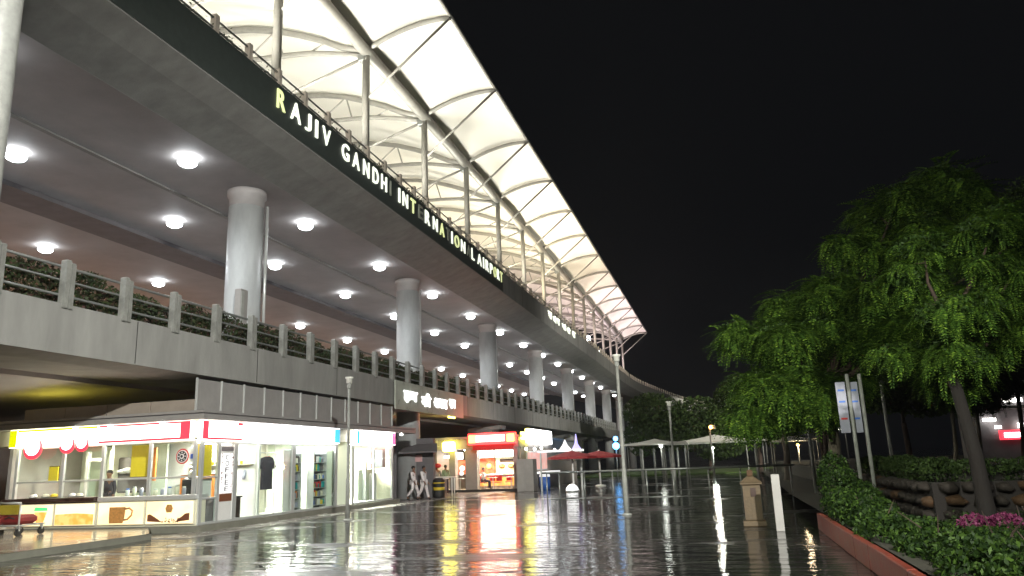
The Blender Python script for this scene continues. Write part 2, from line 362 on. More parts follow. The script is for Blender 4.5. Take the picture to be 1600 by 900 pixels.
# ------------------------------------------------------------------ the setting
g = MB(); g.add([(-600, -60, 0), (600, -60, 0), (600, 900, 0), (-600, 900, 0)], [(0, 1, 2, 3)])
setp(g.build('wet_plaza', 'ground'), 'dark wet plaza paving mirroring the lights', kind='structure')
g = MB().box(-16.3, -14.75, 19.2, 41, -.05, .012); g.box(-20, -13.2, 41, 47.6, -.05, .010)
setp(g.build('shop_pavement', 'apron'), 'pale wet pavement strip along the shops', kind='structure')
g = MB(); P = [(-15.85, 4), (-15.85, 18.95), (-17.6, 20.95), (-34, 20.95), (-34, 4)]
g.add([(x, y, 0) for x, y in P] + [(x, y, .16) for x, y in P], [(4, 3, 2, 1, 0)] + [(i, (i + 1) % 5, 5 + (i + 1) % 5, 5 + i) for i in range(5)])
setp(g.build('raised_platform', 'platform_side'), 'raised kerb platform', kind='structure')
g = MB(); g.add([(x, y, .164) for x, y in [(-15.9, 4), (-15.9, 18.92), (-17.62, 20.9), (-33.9, 20.9), (-33.9, 4)]], [(0, 1, 2, 3, 4)])
setp(g.build('platform_paving', 'platform'), 'polished wet top of the platform', kind='structure')
g = MB().box(-16, 60, 78, 110, -.05, .12); setp(g.build('far_lawn', 'lawn'), 'grass strip beyond the plaza', kind='structure')
g = MB(); g.add([(2.2, 4, .3), (60, 4, .3), (60, 77, .3), (3.2, 77, .3), (2.2, 30, .3)], [(0, 1, 2, 3, 4)])
setp(g.build('planting_bed', 'soil'), 'dark planted ground behind the red kerb', kind='structure')

# ------------------------------------------------------------------ upper deck
def smooth_path(pts, step=3):
    pts = [Vector(p) for p in pts]; out = []
    for i in range(len(pts) - 1):
        p0 = pts[max(i - 1, 0)]; p1 = pts[i]; p2 = pts[i + 1]; p3 = pts[min(i + 2, len(pts) - 1)]; n = max(1, int((p2 - p1).length / step))
        for k in range(n):
            t = k / n; out.append(.5 * ((2 * p1) + (p2 - p0) * t + (2 * p0 - 5 * p1 + 4 * p2 - p3) * t * t + (3 * p1 - p0 - 3 * p2 + p3) * t ** 3))
    out.append(pts[-1]); res = []
    for i, p in enumerate(out):
        d = (out[min(i + 1, len(out) - 1)] - out[max(i - 1, 0)]).normalized(); res.append((p.x, p.y, d.y, -d.x))
    return res
UX = -14.0
up_path = smooth_path([(UX, -8), (UX, 30), (UX, 60), (UX, 95), (UX, 126), (-12.9, 146.5), (-8.9, 181), (-3.7, 210), (5.2, 250), (15, 293), (30, 350)], 4)
ud = thing('upper_deck', (UX, 40, 0), 'upper concrete road deck of the terminal, its dark edge carrying the illuminated lettering', 'viaduct')
MB().sweep([(0, 13.55), (0, 15.1), (-.35, 15.1), (-.35, 14.0), (-14, 14.0), (-14, 13.2), (-2.1, 13.2), (-2.1, 12.803), (-.8, 13.2)], up_path).build('edge_beam', 'fascia', ud)
straight = [q for q in up_path if q[1] <= 130]
MB().sweep([(-2.1, 12.8), (-2.1, 12.95), (-26, 12.95), (-26, 12.8)], straight).build('soffit', 'soffit', ud)
MB().sweep([(-11.0, 12.6), (-11.0, 12.797), (-12.8, 12.797), (-12.8, 12.6)], straight).build('soffit_shade_strip', 'dwall', ud)  # dark strip painted for the shade of a recessed channel in the soffit
MB().sweep([(-6.1, 12.74), (-6.1, 12.797), (-6.3, 12.797), (-6.3, 12.74)], straight).build('soffit_joint', 'fascia', ud)
MB().sweep([(-14.1, 13.3), (-14.1, 14.0), (-32, 14.0), (-32, 13.3)], straight).build('carriageway', 'asph', ud)
MB().box(UX - .003, UX + .03, 5, 50.4, 13.6, 15.14).build('dark_edge_panel', 'dark_panel', ud)
# posts and rails of the upper deck
pm = MB().box(-.1, .1, -.09, .09, 0, .86, .02).mesh('railing_post', mat('tan_post_paint', (.62, .55, .47), .6, noise=.25))
y = 3.8; k = 0
while y < 128:
    o = link('railing_post', pm, ud); o.location = (UX - .16, y, 15.0); y += 1.8
far = [q for q in up_path if 128 < q[1] < 300]; acc = 0
mb = MB(); px = far[0]
for q0, q1 in zip(far[:-1], far[1:]):
    L_ = math.hypot(q1[0] - q0[0], q1[1] - q0[1]); n = max(1, round(L_ / 2))
    for j in range(n):
        t = j / n; x = q0[0] + (q1[0] - q0[0]) * t; yy = q0[1] + (q1[1] - q0[1]) * t; o = link('railing_post', pm, ud); o.location = (x - .16, yy, 15.0)
rp = [(q[0] - .16 * q[2], q[1] - .16 * q[3], 0) for q in up_path if q[1] > -2]
for z in (15.72, 15.38):
    MB().tube([(a, b_, z) for a, b_, _ in rp], .035, 6).build('rail', 'rail', ud)
jm = MB().box(0, .012, -.012, .012, 0, 1.5).mesh('joint', M['mortar']); jl = MB().box(0, .012, -.012, .012, 0, 1.22).mesh('joint', M['mortar'])
for yj in range(56, 128, 6): o = link('joint', jm, ud); o.location = (UX - .004, yj, 13.58)
# planting on the upper deck edge
n = 26000; yy = rng.uniform(4, 126, n); keep = (np.sin(yy * 1.9) + np.sin(yy * .73 + 1) + rng.normal(0, .5, n)) > -.6; yy = yy[keep]; n = len(yy)
pts = np.stack([rng.normal(UX - .45, .16, n), yy, 15.05 + np.abs(rng.normal(0, .22, n)) * (1 + .5 * np.sin(yy * 2.7))], 1)
V, Q = leaves(pts, .13); o = fast('edge_planting', V, Q, 'deckplant'); setp(o, 'low planting growing along the edge of the upper deck', 'plants'); o['kind'] = 'stuff'
# columns
cols_y = [8.7 + 16.5 * i for i in range(1, 9)]; cols_y += [157.2]
CX = -17.6
cname = ['nearest and widest round column, at the left', 'second nearest round column, behind the grey lit panel', 'third round column along the lower deck', 'fourth round column along the lower deck', 'fifth round column along the lower deck', 'sixth round column along the lower deck',
         'seventh round column, behind the tall lamp post', 'eighth round column, just right of the tall lamp post', 'farthest round column, beside the dark tree']
c0 = thing('deck_column', (CX, cols_y[0], 0), 'pale ' + cname[0], 'column', 'columns carrying the upper deck')
MB().lathe((CX, cols_y[0], 0), [(.68, 0), (.68, 12.1)], 40).build('shaft', 'column', c0)
MB().lathe((CX, cols_y[0], 0), [(.678, 12.1), (.678, 12.5), (.76, 12.55), (.76, 12.79)], 40).build('capital', 'soffit', c0)
MB().tube([(CX + .58, cols_y[0] + .58, 6), (CX + .58, cols_y[0] + .58, 12.3)], .06, 8).build('drain_pipe', 'alu', c0)
for i in range(1, 9):
    c = copy_tree(c0, (CX, cols_y[i], 0), None, 'pale ' + cname[i])
# downlights
def downlight(x, y, lab, proto=[None]):
    if proto[0] is None:
        t = thing('ceiling_light', (x, y, 12.8), lab, 'light', 'round lights under the upper deck'); proto[0] = t
        MB().lathe((x, y, 12.8), [(.10, -.003), (.10, -.05), (.08, -.06)], 16).build('rim', 'alu', t)
        MB().lathe((x, y, 12.8), [(.33 * math.sin(a * math.pi / 10), -.2 + .17 * math.cos(a * math.pi / 10)) for a in range(1, 10)], 24).build('lens', 'lamp', t)
    else: copy_tree(proto[0], (x, y, 12.8), None, lab); return
    l = bpy.data.lights.new('lamp', 'SPOT'); l.energy = DOWN_W * 4; l.spot_size = math.radians(158); l.spot_blend = .8; l.shadow_soft_size = .3; l.color = (.92, .97, 1)
    o = bpy.data.objects.new('lamp', l); COL.objects.link(o); o.parent = t; o.location = (0, 0, -.42)
for r_, (x, y0) in enumerate([(-17.42, 21.3), (-22.5, 18.9), (-30.6, 28.2)]):
    nm = ['outer', 'middle', 'inner'][r_]
    i = 0; yy = y0 - (7.9 if r_ == 1 else 7.9)
    while yy < 136:
        downlight(x + random.uniform(-.05, .05), yy, f'{ORD[i]} round glowing light from the near end of the {nm} row under the upper deck'); i += 1; yy += 8.0 if r_ < 2 else 7.75
# terminal wall behind the decks, with an added glowing band
tw = thing('terminal_wall', (-41, 60, 0), 'terminal facade behind the decks with a glowing band added to warm the soffit', 'building')
MB().box(-42, -41, -10, 150, 0, 14).build('wall', 'cladding_brown', tw)
for i in range(12):
    MB().box(-40.98, -40.9, -6 + i * 12.4, 4.5 + i * 12.4, 8.0, 9.4).build('window', 'warm_wash', tw)  # unseen glowing panels, added to throw a warm wash on the soffit

# ------------------------------------------------------------------ lower deck
LX = -16.02
lo_path = [(LX, yy, 1, 0) for yy in range(-6, 130, 4)]
ld = thing('lower_deck', (LX, 40, 0), 'lower concrete road deck with planted pale post railing above the shops', 'viaduct')
MB().sweep([(0, 4.88), (0, 6.16), (-.5, 6.16), (-.5, 5.9), (-4.2, 5.9), (-4.2, 5.0), (-.9, 4.8)], lo_path).build('edge_beam', 'fascia', ld)
MB().sweep([(-4.2, 4.85), (-4.2, 5.85), (-21, 5.85), (-21, 4.45), (-12, 4.45), (-8, 4.6)], lo_path).build('slab', 'soffit', ld)
MB().sweep([(-4.3, 5.853), (-4.3, 5.9), (-21, 5.9), (-21, 5.853)], lo_path).build('carriageway', 'asph', ld)
pm2 = MB().box(-.10, .10, -.15, -.01, -.16, 1.12, .02).box(-.10, .10, .03, .15, -.16, 1.06, .02).mesh('railing_post', M['post'])
y = 1.1
while y < 124:
    o = link('railing_post', pm2, ld); o.location = (LX - .03, y, 6.2); y += 2.05
for yj in range(6, 124, 6): o = link('joint', jl, ld); o.location = (LX - .004, yj, 4.91)
for z, r in ((7.18, .04), (6.82, .03), (6.42, .035)):
    MB().tube([(LX - .2, -2, z), (LX - .2, 60, z), (LX - .2, 124, z)], r, 8).build('rail', 'rail', ld)
n = 100000; yy = rng.uniform(0, 122, n); hh = 1.0 + .18 * np.sin(yy * .9) * np.sin(yy * .31 + 2) + .1 * np.sin(yy * 3.1)
pts = np.stack([rng.uniform(LX - .95, LX - .32, n), yy, 6.15 + rng.uniform(0, 1, n) ** .8 * hh], 1)
V, Q = leaves(pts, .15); o = fast('deck_hedge', V, Q, 'deckplant'); setp(o, 'dark mixed planting behind the railing of the lower deck', 'hedge'); o['kind'] = 'stuff'
# two service boxes by the first column
b_ = thing('service_cabinet', (-17.2, 24.0, 7), 'slim grey-blue cabinet against the nearest column', 'cabinet')
MB().box(-17.1, -16.85, 24.0, 24.45, 5.9, 8.5, .02).build('body', 'cladding', b_); MB().box(-16.848, -16.82, 24.03, 24.2, 6.2, 8.4).build('door', 'steel', b_)
# piers
for i, yy in enumerate((57, 72, 84, 96, 108)):
    p_ = thing('deck_pier', (-17.4, yy, 0), ['square concrete pier just behind the food court, under the lower deck'][0] if i == 0 else f'{ORD[i - 1]} squat concrete pier behind the food court under the far lower deck', 'pier', None if i == 0 else 'far piers of the lower deck')
    MB().box(-18.1, -16.9, yy - .6, yy + .6, 0, 4.3, .05).build('shaft', 'fascia', p_)
    MB().sweep([(0, 4.3), (0, 4.6), (-2.6, 4.42), (-2.6, 4.1)], [(-16.2, yy - .8, 1, 0), (-16.2, yy + .8, 1, 0)]).build('cap', 'fascia', p_)

# ------------------------------------------------------------------ lettered signs
sg = thing('airport_name_sign', (UX, 21, 14), 'row of glowing letters naming the airport along the upper deck edge', 'sign')
segs = [('R', 21.4, 22.0, 'letter_y'), ('A', 22.3, 23.05, 0), ('J', 23.3, 23.8, 0), ('I', 24.05, 24.3, 0), ('V', 24.6, 25.3, 0),
        ('G', 26.2, 26.9, 0), ('A', 27.15, 27.85, 0), ('N', 28.15, 28.8, 0), ('D', 29.1, 29.75, 0), ('H', 30.0, 30.65, 0), ('I', 30.95, 31.15, 'letter_off'),
        ('I', 31.95, 32.2, 0), ('N', 32.45, 33.15, 0), ('T', 33.45, 34.15, 'letter_y'), ('E', 34.5, 35.1, 'letter_off'), ('R', 35.4, 36.15, 0), ('N', 36.55, 37.3, 0), ('A', 37.6, 38.35, 'letter_y'),
        ('T', 38.6, 39.25, 'letter_off'), ('I', 39.5, 39.75, 0), ('O', 40.05, 40.9, 'letter_y'), ('N', 41.2, 42.0, 0), ('A', 42.3, 43.0, 'letter_off'), ('L', 43.2, 43.8, 0),
        ('A', 44.4, 45.3, 0), ('I', 45.6, 45.85, 0), ('R', 46.15, 46.9, 0), ('P', 47.15, 47.8, 0), ('O', 48.0, 48.7, 'letter_y'), ('R', 48.85, 49.45, 0), ('T', 49.6, 50.25, 'letter_y')]
segs = [(c, a, min(bb, a + 5), k) for c, a, bb, k in segs]
for c, a, bb, k in segs:
    glyph(c, 'x', a + .04, bb - .04, 14.2, 14.92, UX + .035, .05, .005, 'letter', k or 'letter', sg)
s2 = thing('script_name_sign', (UX, 66, 14), 'smaller glowing line of script farther along the upper deck edge', 'sign')
for c, a, bb in [('रा', 65.2, 66.8), ('जी', 67.2, 68.8), ('व', 69.2, 70.2), ('गां', 71.4, 73.4), ('धी', 73.8, 75.6), ('अ', 76.6, 78.4)]:
    glyph(c, 'x', a, bb, 14.35, 15.0, UX + .01, .05, .05, 'letter', 'letter', s2)
ls = thing('lit_panel_sign', (-15.9, 36, 4.7), 'grey glossy panel sign with glowing white script fixed to the lower deck edge', 'sign')
gm = mat('glossy_grey_panel', (.52, .55, .48), .3, noise=.2, nscale=1.2)
for i in range(5):
    a = 36.0 + i * 2.14; MB().box(-15.96, -15.88, a, a + 2.12, 4.66, 6.12).build('panel', gm, ls)
for c, a, bb, z0, z1 in [('हब', 37.0, 38.9, 5.05, 5.68), ('की', 39.5, 40.9, 5.0, 5.75), ('आवाज', 41.4, 43.6, 5.05, 5.6), ('सब', 44.0, 45.1, 5.15, 5.7)]:
    glyph(c, 'x', a, bb, z0, z1, -15.875, .04, .03, 'letter', 'letter_w', ls)
MB().box(-15.94, -15.86, 43.9, 45.0, 4.56, 4.655).build('edge_light', 'sgn_yel2', ls)

# ------------------------------------------------------------------ canopy
cn = thing('terminal_canopy', (-17.5, 26.75, 14), 'huge cream fabric canopy on slender steel pillars over the upper deck', 'canopy')
BX, BZ, EX, EZ = -17.5, 24.9, -12.4, 26.05
ys = [26.75 + 8.87 * k for k in range(-3, 15)]
MB().tube([(BX, ys[0] - 3, BZ), (BX, 60, BZ), (BX, ys[-1], BZ)], .34, 14).build('main_beam', 'canopy_steel', cn)
MB().tube([(EX, ys[0] - 3, EZ + .12), (EX, 60, EZ + .12), (EX, ys[-1], EZ + .12)], .12, 8).build('edge_tube', 'canopy_steel', cn)
def up_z(x):  # inner upper rib height
    pts = [(17.5, 24.95), (18.9, 25.4), (20.4, 26.2), (21.8, 26.8), (23.4, 27.4), (25.2, 27.85), (27, 28.1), (30, 28.2), (34, 27.9), (38, 27.4), (42, 26.9)]
    return float(np.interp(-x, [p[0] for p in pts], [p[1] for p in pts]))
pil = MB().tube([(0, 0, 0), (0, 0, 11.0)], .21, 14).lathe((0, 0, 0), [(.4, 0), (.4, .25), (.22, .4)], 14).mesh('pillar', M['canopy_steel'])
arm = MB().tube([(BX + (EX - BX) * t, 0, BZ + .1 + (EZ - BZ - .1) * t + 1.5 * t * (1 - t)) for t in [i / 8 for i in range(9)]], .14, 8).mesh('outer_arm', M['canopy_steel'])
strut = MB().tube([(BX, 0, 21.9), (EX, 0, EZ)], .075, 6).mesh('strut', M['canopy_steel'])
rib = MB().tube([(x, 0, up_z(x)) for x in [-17.6, -18.9, -20.4, -21.8, -23.4, -25.2, -27, -30, -34, -38, -42]], .2, 8).mesh('inner_rib', M['canopy_steel'])
chord = MB().tube([(-17.8, 0, 24.7), (-19.5, 0, 25.15), (-21.2, 0, 25.5), (-22.9, 0, 25.66), (-24.7, 0, 25.75), (-28, 0, 25.7), (-34, 0, 25.2)], .16, 8).mesh('lower_chord', M['canopy_steel'])
tie = MB().tube([(-17.8, 0, 24.5), (-22.4, 0, 23.1), (-27.2, 0, 21.6)], .09, 6).mesh('tie_rod', M['canopy_steel'])
webs = []
for a, b2 in ((-20, -21.2), (-23.4, -22.9), (-23.4, -25.5), (-28, -26.5), (-28, -30)): webs.append(MB().tube([(a, 0, up_z(a)), (b2, 0, float(np.interp(-b2, [17.8, 19.5, 21.2, 22.9, 24.7, 28, 34], [24.7, 25.15, 25.5, 25.66, 25.75, 25.7, 25.2])))], .06, 5).mesh('web_bar', M['canopy_steel']))
node = MB().box(-17.95, -17.4, -.2, .2, 24.3, 24.75, .03).mesh('node_plate', M['rail'])
for y in ys:
    for me_, nm in ((pil, 'pillar'), (arm, 'outer_arm'), (strut, 'strut'), (rib, 'inner_rib'), (chord, 'lower_chord'), (tie, 'tie_rod'), (node, 'node_plate')) + tuple((w_, 'web_bar') for w_ in webs):
        o = link(nm, me_, cn); o.location = (BX, y, 14.0) if nm == 'pillar' else (0, y, 0)
for y0, y1 in zip(ys[:-1], ys[1:]):
    for nm, xs in (('outer_membrane', [EX + (BX - EX) * i / 8 for i in range(9)]), ('inner_membrane', [-17.5, -18.9, -20.4, -21.8, -23.4, -25.2, -27, -30, -34, -38, -42])):
        vs = []; ny = 9
        for x in xs:
            if nm[0] == 'o': t = (x - BX) / (EX - BX); z = BZ + .1 + (EZ - BZ - .1) * t + 1.5 * t * (1 - t) + .2; sag = .5 * math.sin(math.pi * min(1, t * .9 + .05))
            else: z = up_z(x) + .26; sag = .75 * min(1, (-x - 17.5) / 4)
            for j in range(ny): s_ = j / (ny - 1); vs.append((x, y0 + (y1 - y0) * s_, z + sag * 4 * s_ * (1 - s_)))
        nx = len(xs); fs = [(i * ny + j, i * ny + j + 1, (i + 1) * ny + j + 1, (i + 1) * ny + j) for i in range(nx - 1) for j in range(ny - 1)]
        m_ = MB(); m_.add(vs, fs, True); m_.build(nm, 'memb', cn)
# uplights: floodlight heads on rods on every pillar
tint = [(1, .975, .88)] * 7 + [(1, .93, .78), (1, .86, .62), (1, .92, .76), (1, .80, .55), (1, .78, .62), (1, .80, .76), (1, .78, .80), (1, .76, .80), (1, .8, .84), (1, .8, .84)]
fl0 = None
for i, y in enumerate(ys[:-1]):
    yy = y + 4.4; loc = (-18.8, yy, 17.4)
    if fl0 is None:
        fl0 = thing('canopy_floodlight', loc, 'small floodlight aimed up at the nearest bay of the canopy', 'floodlight', 'floodlights under the canopy')
        m_ = MB(); m_.tube([(-18.8, yy, 14), (-18.8, yy, 17.1)], .05, 6); m_.build('mast', 'canopy_steel', fl0)
        m_ = MB(); m_.lathe((-18.8, yy, 17.1), [(.08, 0), (.16, .12), (.26, .38)], 12); m_.build('housing', 'canopy_steel', fl0)
        m_ = MB(); m_.lathe((-18.8, yy, 17.1), [(.24, .385), (.2, .4)], 12); m_.build('lens', 'lampsmall', fl0); t = fl0
    else: t = copy_tree(fl0, loc, None, f'small floodlight aimed up at the {ORD[i]} bay of the canopy from the near end', lights=False)
    f_ = max(0, 1 - i * .02)
    l = bpy.data.lights.new('lamp', 'SPOT'); l.energy = CANOPY_W; l.spot_size = math.radians(165); l.spot_blend = .6; l.shadow_soft_size = .7; l.color = tint[min(i, len(tint) - 1)]; l.energy *= [1, 1, 1, 1, .9, .35, .5, 1, 1.2, .9, .3, .35, .8, .6, .55, .7, .7, .6][min(i, 17)]
    o = bpy.data.objects.new('lamp', l); COL.objects.link(o); o.parent = t; o.location = (0, 0, .45); o.rotation_euler = (math.pi, 0, 0)
# lamp posts on the upper deck beyond the canopy end
dl0 = None
for i, (x, y, z) in enumerate([(-19, 118, 20.6), (-19, 128, 19.6), (-19, 138, 19), (-19, 149, 18.6), (-18.5, 160, 18.2)]):
    if dl0 is None:
        dl0 = thing('deck_lamp', (x, y, z), 'nearest and brightest of the street lamps at the end of the canopy', 'street lamp', 'street lamps at the far end of the upper deck')
        MB().tube([(x, y, 14), (x, y, z - .3)], .07, 6).build('pole', 'steel', dl0); MB().ball((x, y, z), .42, 12).build('globe', 'lamp', dl0)
    else: copy_tree(dl0, (x, y, z), None, f'{ORD[i]} street lamp from the left at the end of the canopy')

# ------------------------------------------------------------------ masts
ms = thing('steel_mast', (-10.05, 8, 0), 'thick pale steel mast at the left edge of the picture', 'mast')
MB().tube([(-10.05, 8, 0), (-10.05, 8, 9), (-10.05, 8, 19)], [.27, .25, .2], 24).build('pole', 'steel', ms)
MB().lathe((-10.05, 8, 0), [(.45, 0), (.45, .06), (.3, .08), (.28, .4)], 20).build('base', 'steel', ms)
def fill_light_mast(x, y, h, label, heads):  # masts out of view, added as fill light for concrete and foliage
    ms = thing('fill_light_mast', (x, y, 0), label, 'fill light mast')
    MB().tube([(x, y, 0), (x, y, h)], [.16, .1], 12).build('pole', 'steel', ms); MB().tube([(x - 1.3, y, h - .2), (x + 1.3, y, h - .2)], .06, 8).build('fill_mast_crossarm', 'steel', ms)
    for dx, tgt, e, sz, c in heads:
        MB().box(x + dx - .35, x + dx + .35, y - .2, y + .4, h - .65, h - .3, .04).build('fill_lamp_head', 'steel', ms)
        MB().box(x + dx - .28, x + dx + .28, y - .14, y + .34, h - .68, h - .652).build('lens', 'lampsmall', ms)
        l = bpy.data.lights.new('lamp', 'SPOT'); l.energy = MAST_W * e; l.spot_size = math.radians(sz); l.spot_blend = .85; l.shadow_soft_size = .25; l.color = c
        o = bpy.data.objects.new('lamp', l); COL.objects.link(o); o.parent = ms; o.location = (dx, .1, h - .8)
        o.rotation_euler = (Vector(tgt) - Vector((x + dx, y + .1, h - .8))).to_track_quat('-Z', 'Y').to_euler()
fill_light_mast(9, -7, 13, 'added fill light mast, unseen behind the camera to the right', [(-1, (-16, 31, -1), 3.2, 58, (1, .98, .9))])
fill_light_mast(-5, -8, 12, 'added fill light mast, unseen behind the camera to the left', [(1, (4.5, 22, 6), 1.0, 52, (.97, 1, .82))])
fill_light_mast(18, 60, 12.5, 'added fill light mast hidden behind the trees', [(-1, (-16, 90, 9), 1.6, 90, (1, .96, .86)), (1, (-12, 150, 14), 3.5, 60, (1, .95, .82))])
fill_light_mast(26, 180, 7, 'low added fill light mast beside the far ramp, hidden behind the trees', [(-1, (-4, 205, 14), 6.0, 110, (1, .96, .82))])

# ------------------------------------------------------------------ corner shop building
FX, FY = -16.02, 21.1      # front face plane (faces +x) and side face plane (faces -y)
sb = thing('shop_building', (-19, 28, 0), 'low glass-fronted corner shop building with flat grey roof under the lower deck', 'shop building')
MB().box(-25.0, -15.82, 20.98, 36.4, 0, .2).build('plinth', 'platform_side', sb)
MB().box(-24.9, -16.05, 21.15, 36.0, .2, .24).build('floor', 'white', sb)
MB().box(-30, -15.66, 20.7, 38.15, 3.45, 3.62).box(-30, -15.66, 20.7, 38.15, 3.66, 3.74).build('roof_slab', 'cladding', sb)
MB().box(-29.9, -15.72, 20.76, 38.1, 3.615, 3.665).build('roof_shadow_gap', 'dwall', sb)
MB().box(-25, -16.2, 21.2, 35.9, 2.92, 3.44).build('ceiling_void', 'cream', sb)
pmf = MB().box(-.03, 0, .01, 1.25, 0, 1.02, .008).mesh('fascia_panel', M['cladding'])
mul = MB().box(-.02, .045, -.02, .02, 0, 1.05).mesh('mullion', M['alu'])
for i in range(12):
    o = link('fascia_panel', pmf, sb); o.location = (-16.1, 20.84 + i * 1.262, 3.74)
for i in range(13):
    o = link('mullion', mul, sb); o.location = (-16.1, 20.84 + i * 1.262, 3.74)
MB().box(-23, -16.25, 20.9, 36.0, 3.745, 4.75).build('louvre_backing', 'dwall', sb) if False else None
MB().box(-16.12, -16.0 - .115, 20.85, 35.9, 3.745, 4.7)
ps = MB().box(.01, 1.68, 0, .04, 0, .36, .008).mesh('side_panel', M['cladding_brown'])
for i in range(4):
    o = link('side_panel', ps, sb); o.location = (-22.9 + i * 1.7, 20.84, 3.745)
# walls
MB().box(-21.2, -21.1, 23.05, 36, .24, 2.92).box(-21.1, -16.1, 35.86, 35.96, .24, 2.92).build('back_wall', 'cream', sb)
MB().box(-23.5, -16.2, 24.6, 24.7, .24, 2.92).build('kiosk_back_wall', 'white', sb)
MB().box(-21.1, -17.2, 26.6, 26.72, .24, 2.92).build('partition_wall', 'cream', sb)
MB().box(-21.1, -16.15, 29.98, 30.08, .24, 2.92).box(-21.1, -16.15, 31.5, 31.6, .24, 2.92).build('partition_wall', 'green_wall', sb)
# frames, side face (plane y = 21.1)
def frame_y(x0, x1, z0, z1, nm='frame', m='alu', d=.09): return MB().box(x0, x1, FY - d / 2, FY + d / 2, z0, z1, .008).build(nm, m, sb)
for x in (-23.25, -21.32, -19.72, -17.88, -16.2): frame_y(x - .055, x + .055, 1.1, 2.84, 'post')
for x0, x1 in ((-23.2, -21.38), (-21.26, -19.78), (-19.66, -17.94), (-17.82, -16.26)):
    frame_y(x0, x1, 1.66, 1.72, 'transom', d=.06); frame_y(x0, x1, 2.78, 2.84, 'transom', d=.06)
    MB().box(x0, x1, FY - .004, FY + .004, 1.72, 2.78).build('pane', 'glass', sb)
MB().box(-19.66, -16.26, FY - .004, FY + .004, 1.16, 1.66).build('pane', 'glass', sb)
# frames, front (plane x = FX)
def frame_x(y0, y1, z0, z1, nm='frame', m='alu', d=.09): return MB().box(FX - d / 2, FX + d / 2, y0, y1, z0, z1, .008).build(nm, m, sb)
for y, w_ in ((21.17, .14), (22.02, .12), (22.93, .2), (26.62, .22), (30.0, .2), (31.62, .1), (33.75, .12), (35.82, .16)): frame_x(y - w_ / 2, y + w_ / 2, .2, 2.8, 'post')
for y0, y1 in ((21.24, 21.96), (22.08, 22.83), (23.03, 26.51), (26.73, 29.9), (31.67, 33.69), (33.81, 35.74)):
    frame_x(y0, y1, .2, .28, 'sill'); frame_x(y0, y1, 2.72, 2.8, 'head')
    if y0 > 23: MB().box(FX - .004, FX + .004, y0, y1, .28, 2.72).build('pane', 'glass', sb)
for z in (1.0, 1.66): frame_x(21.24, 21.96, z - .03, z + .03, 'transom')
MB().box(FX - .004, FX + .004, 21.24, 21.96, .28, 2.72).build('pane', 'glass', sb)
for y in (24.2, 25.35): MB().box(FX - .01, FX + .02, y - .008, y + .008, .28, 2.72).build('glass_joint', 'alu', sb)
# counter fronts, side face
MB().box(-19.72, -16.02, 20.98, 21.6, 1.0, 1.14, .01).build('counter_top', 'alu', sb)
MB().box(-19.72, -16.02, 21.08, 21.5, .2, 1.0).build('counter_body', 'cream', sb)
MB().box(-23.5, -19.75, 20.85, 21.6, 1.03, 1.16, .015).build('dark_counter_top', 'brown', sb)
MB().box(-23.0, -19.75, 21.1, 21.5, .2, 1.02).build('counter_body', 'cream', sb)
def lightbox(x0, x1, label, m='lightbox'):
    t = thing('advert_lightbox', ((x0 + x1) / 2, 21.05, .3), label, 'lightbox')
    MB().box(x0, x1, 21.0, 21.078, .26, .98, .01).build('frame', 'cream', t)
    MB().box(x0 + .03, x1 - .03, 20.985, 20.999, .29, .95).build('lit_face', m, t); return t
def yprint(parent, nm, m, poly, yo=20.983, th=.006):
    n_ = len(poly); MB().add([(x, yo, z) for x, z in poly] + [(x, yo - th, z) for x, z in poly], [tuple(range(n_)), tuple(range(n_, 2 * n_))[::-1]] + [(i, (i + 1) % n_, n_ + (i + 1) % n_, n_ + i) for i in range(n_)]).build(nm, m, parent)
t = lightbox(-23.0, -21.45, 'glowing counter panel printed with a juice cup with green lid')
yprint(t, 'cup_print', 'lightbox_o', [(-22.1, .38), (-21.82, .38), (-21.7, .72), (-22.2, .72)]); yprint(t, 'cup_lid_print', 'sgn_green', [(-22.24, .76), (-21.68, .76), (-21.7, .86), (-22.2, .88)])
t = lightbox(-21.4, -19.78, 'glowing counter panel with an orange lower half')
yprint(t, 'orange_print', 'lightbox_o', [(-21.35, .3), (-19.83, .3), (-19.83, .62), (-20.5, .66), (-21.35, .63)])
t = lightbox(-19.68, -17.9, 'glowing cream counter panel printed with a brown coffee mug')
yprint(t, 'mug_print', 'cupbrown', [(-19.2, .32), (-18.68, .32), (-18.62, .5), (-18.6, .82), (-19.22, .82), (-19.22, .5)])
MB().tube([(-18.62, 20.978, .76), (-18.45, 20.978, .78), (-18.33, 20.978, .70), (-18.36, 20.978, .56), (-18.5, 20.978, .44), (-18.64, 20.978, .42)], .03, 6).build('mug_handle_print', 'cupbrown', t)
t = lightbox(-17.84, -16.06, 'glowing cream counter panel printed with two brown heaps of beans')
yprint(t, 'bean_print', 'beanbrown', [(-17.75, .36), (-17.2, .33), (-17.35, .42), (-17.5, .5), (-17.66, .58), (-17.75, .56)])
yprint(t, 'bean_print', 'beanbrown', [(-16.7, .33), (-16.2, .38), (-16.2, .6), (-16.36, .58), (-16.5, .48), (-16.62, .42)])
yprint(t, 'cup_print', 'cupbrown', [(-17.05, .62), (-16.87, .62), (-16.82, .74), (-16.88, .86), (-17.04, .86), (-17.1, .74)])
for i in range(26):
    a = random.uniform(-17.3, -16.55); zz = .32 + random.random() ** 2 * .12; yprint(t, 'bean_print', 'beanbrown', [(a, zz), (a + .04, zz - .01), (a + .05, zz + .02), (a + .01, zz + .03)])
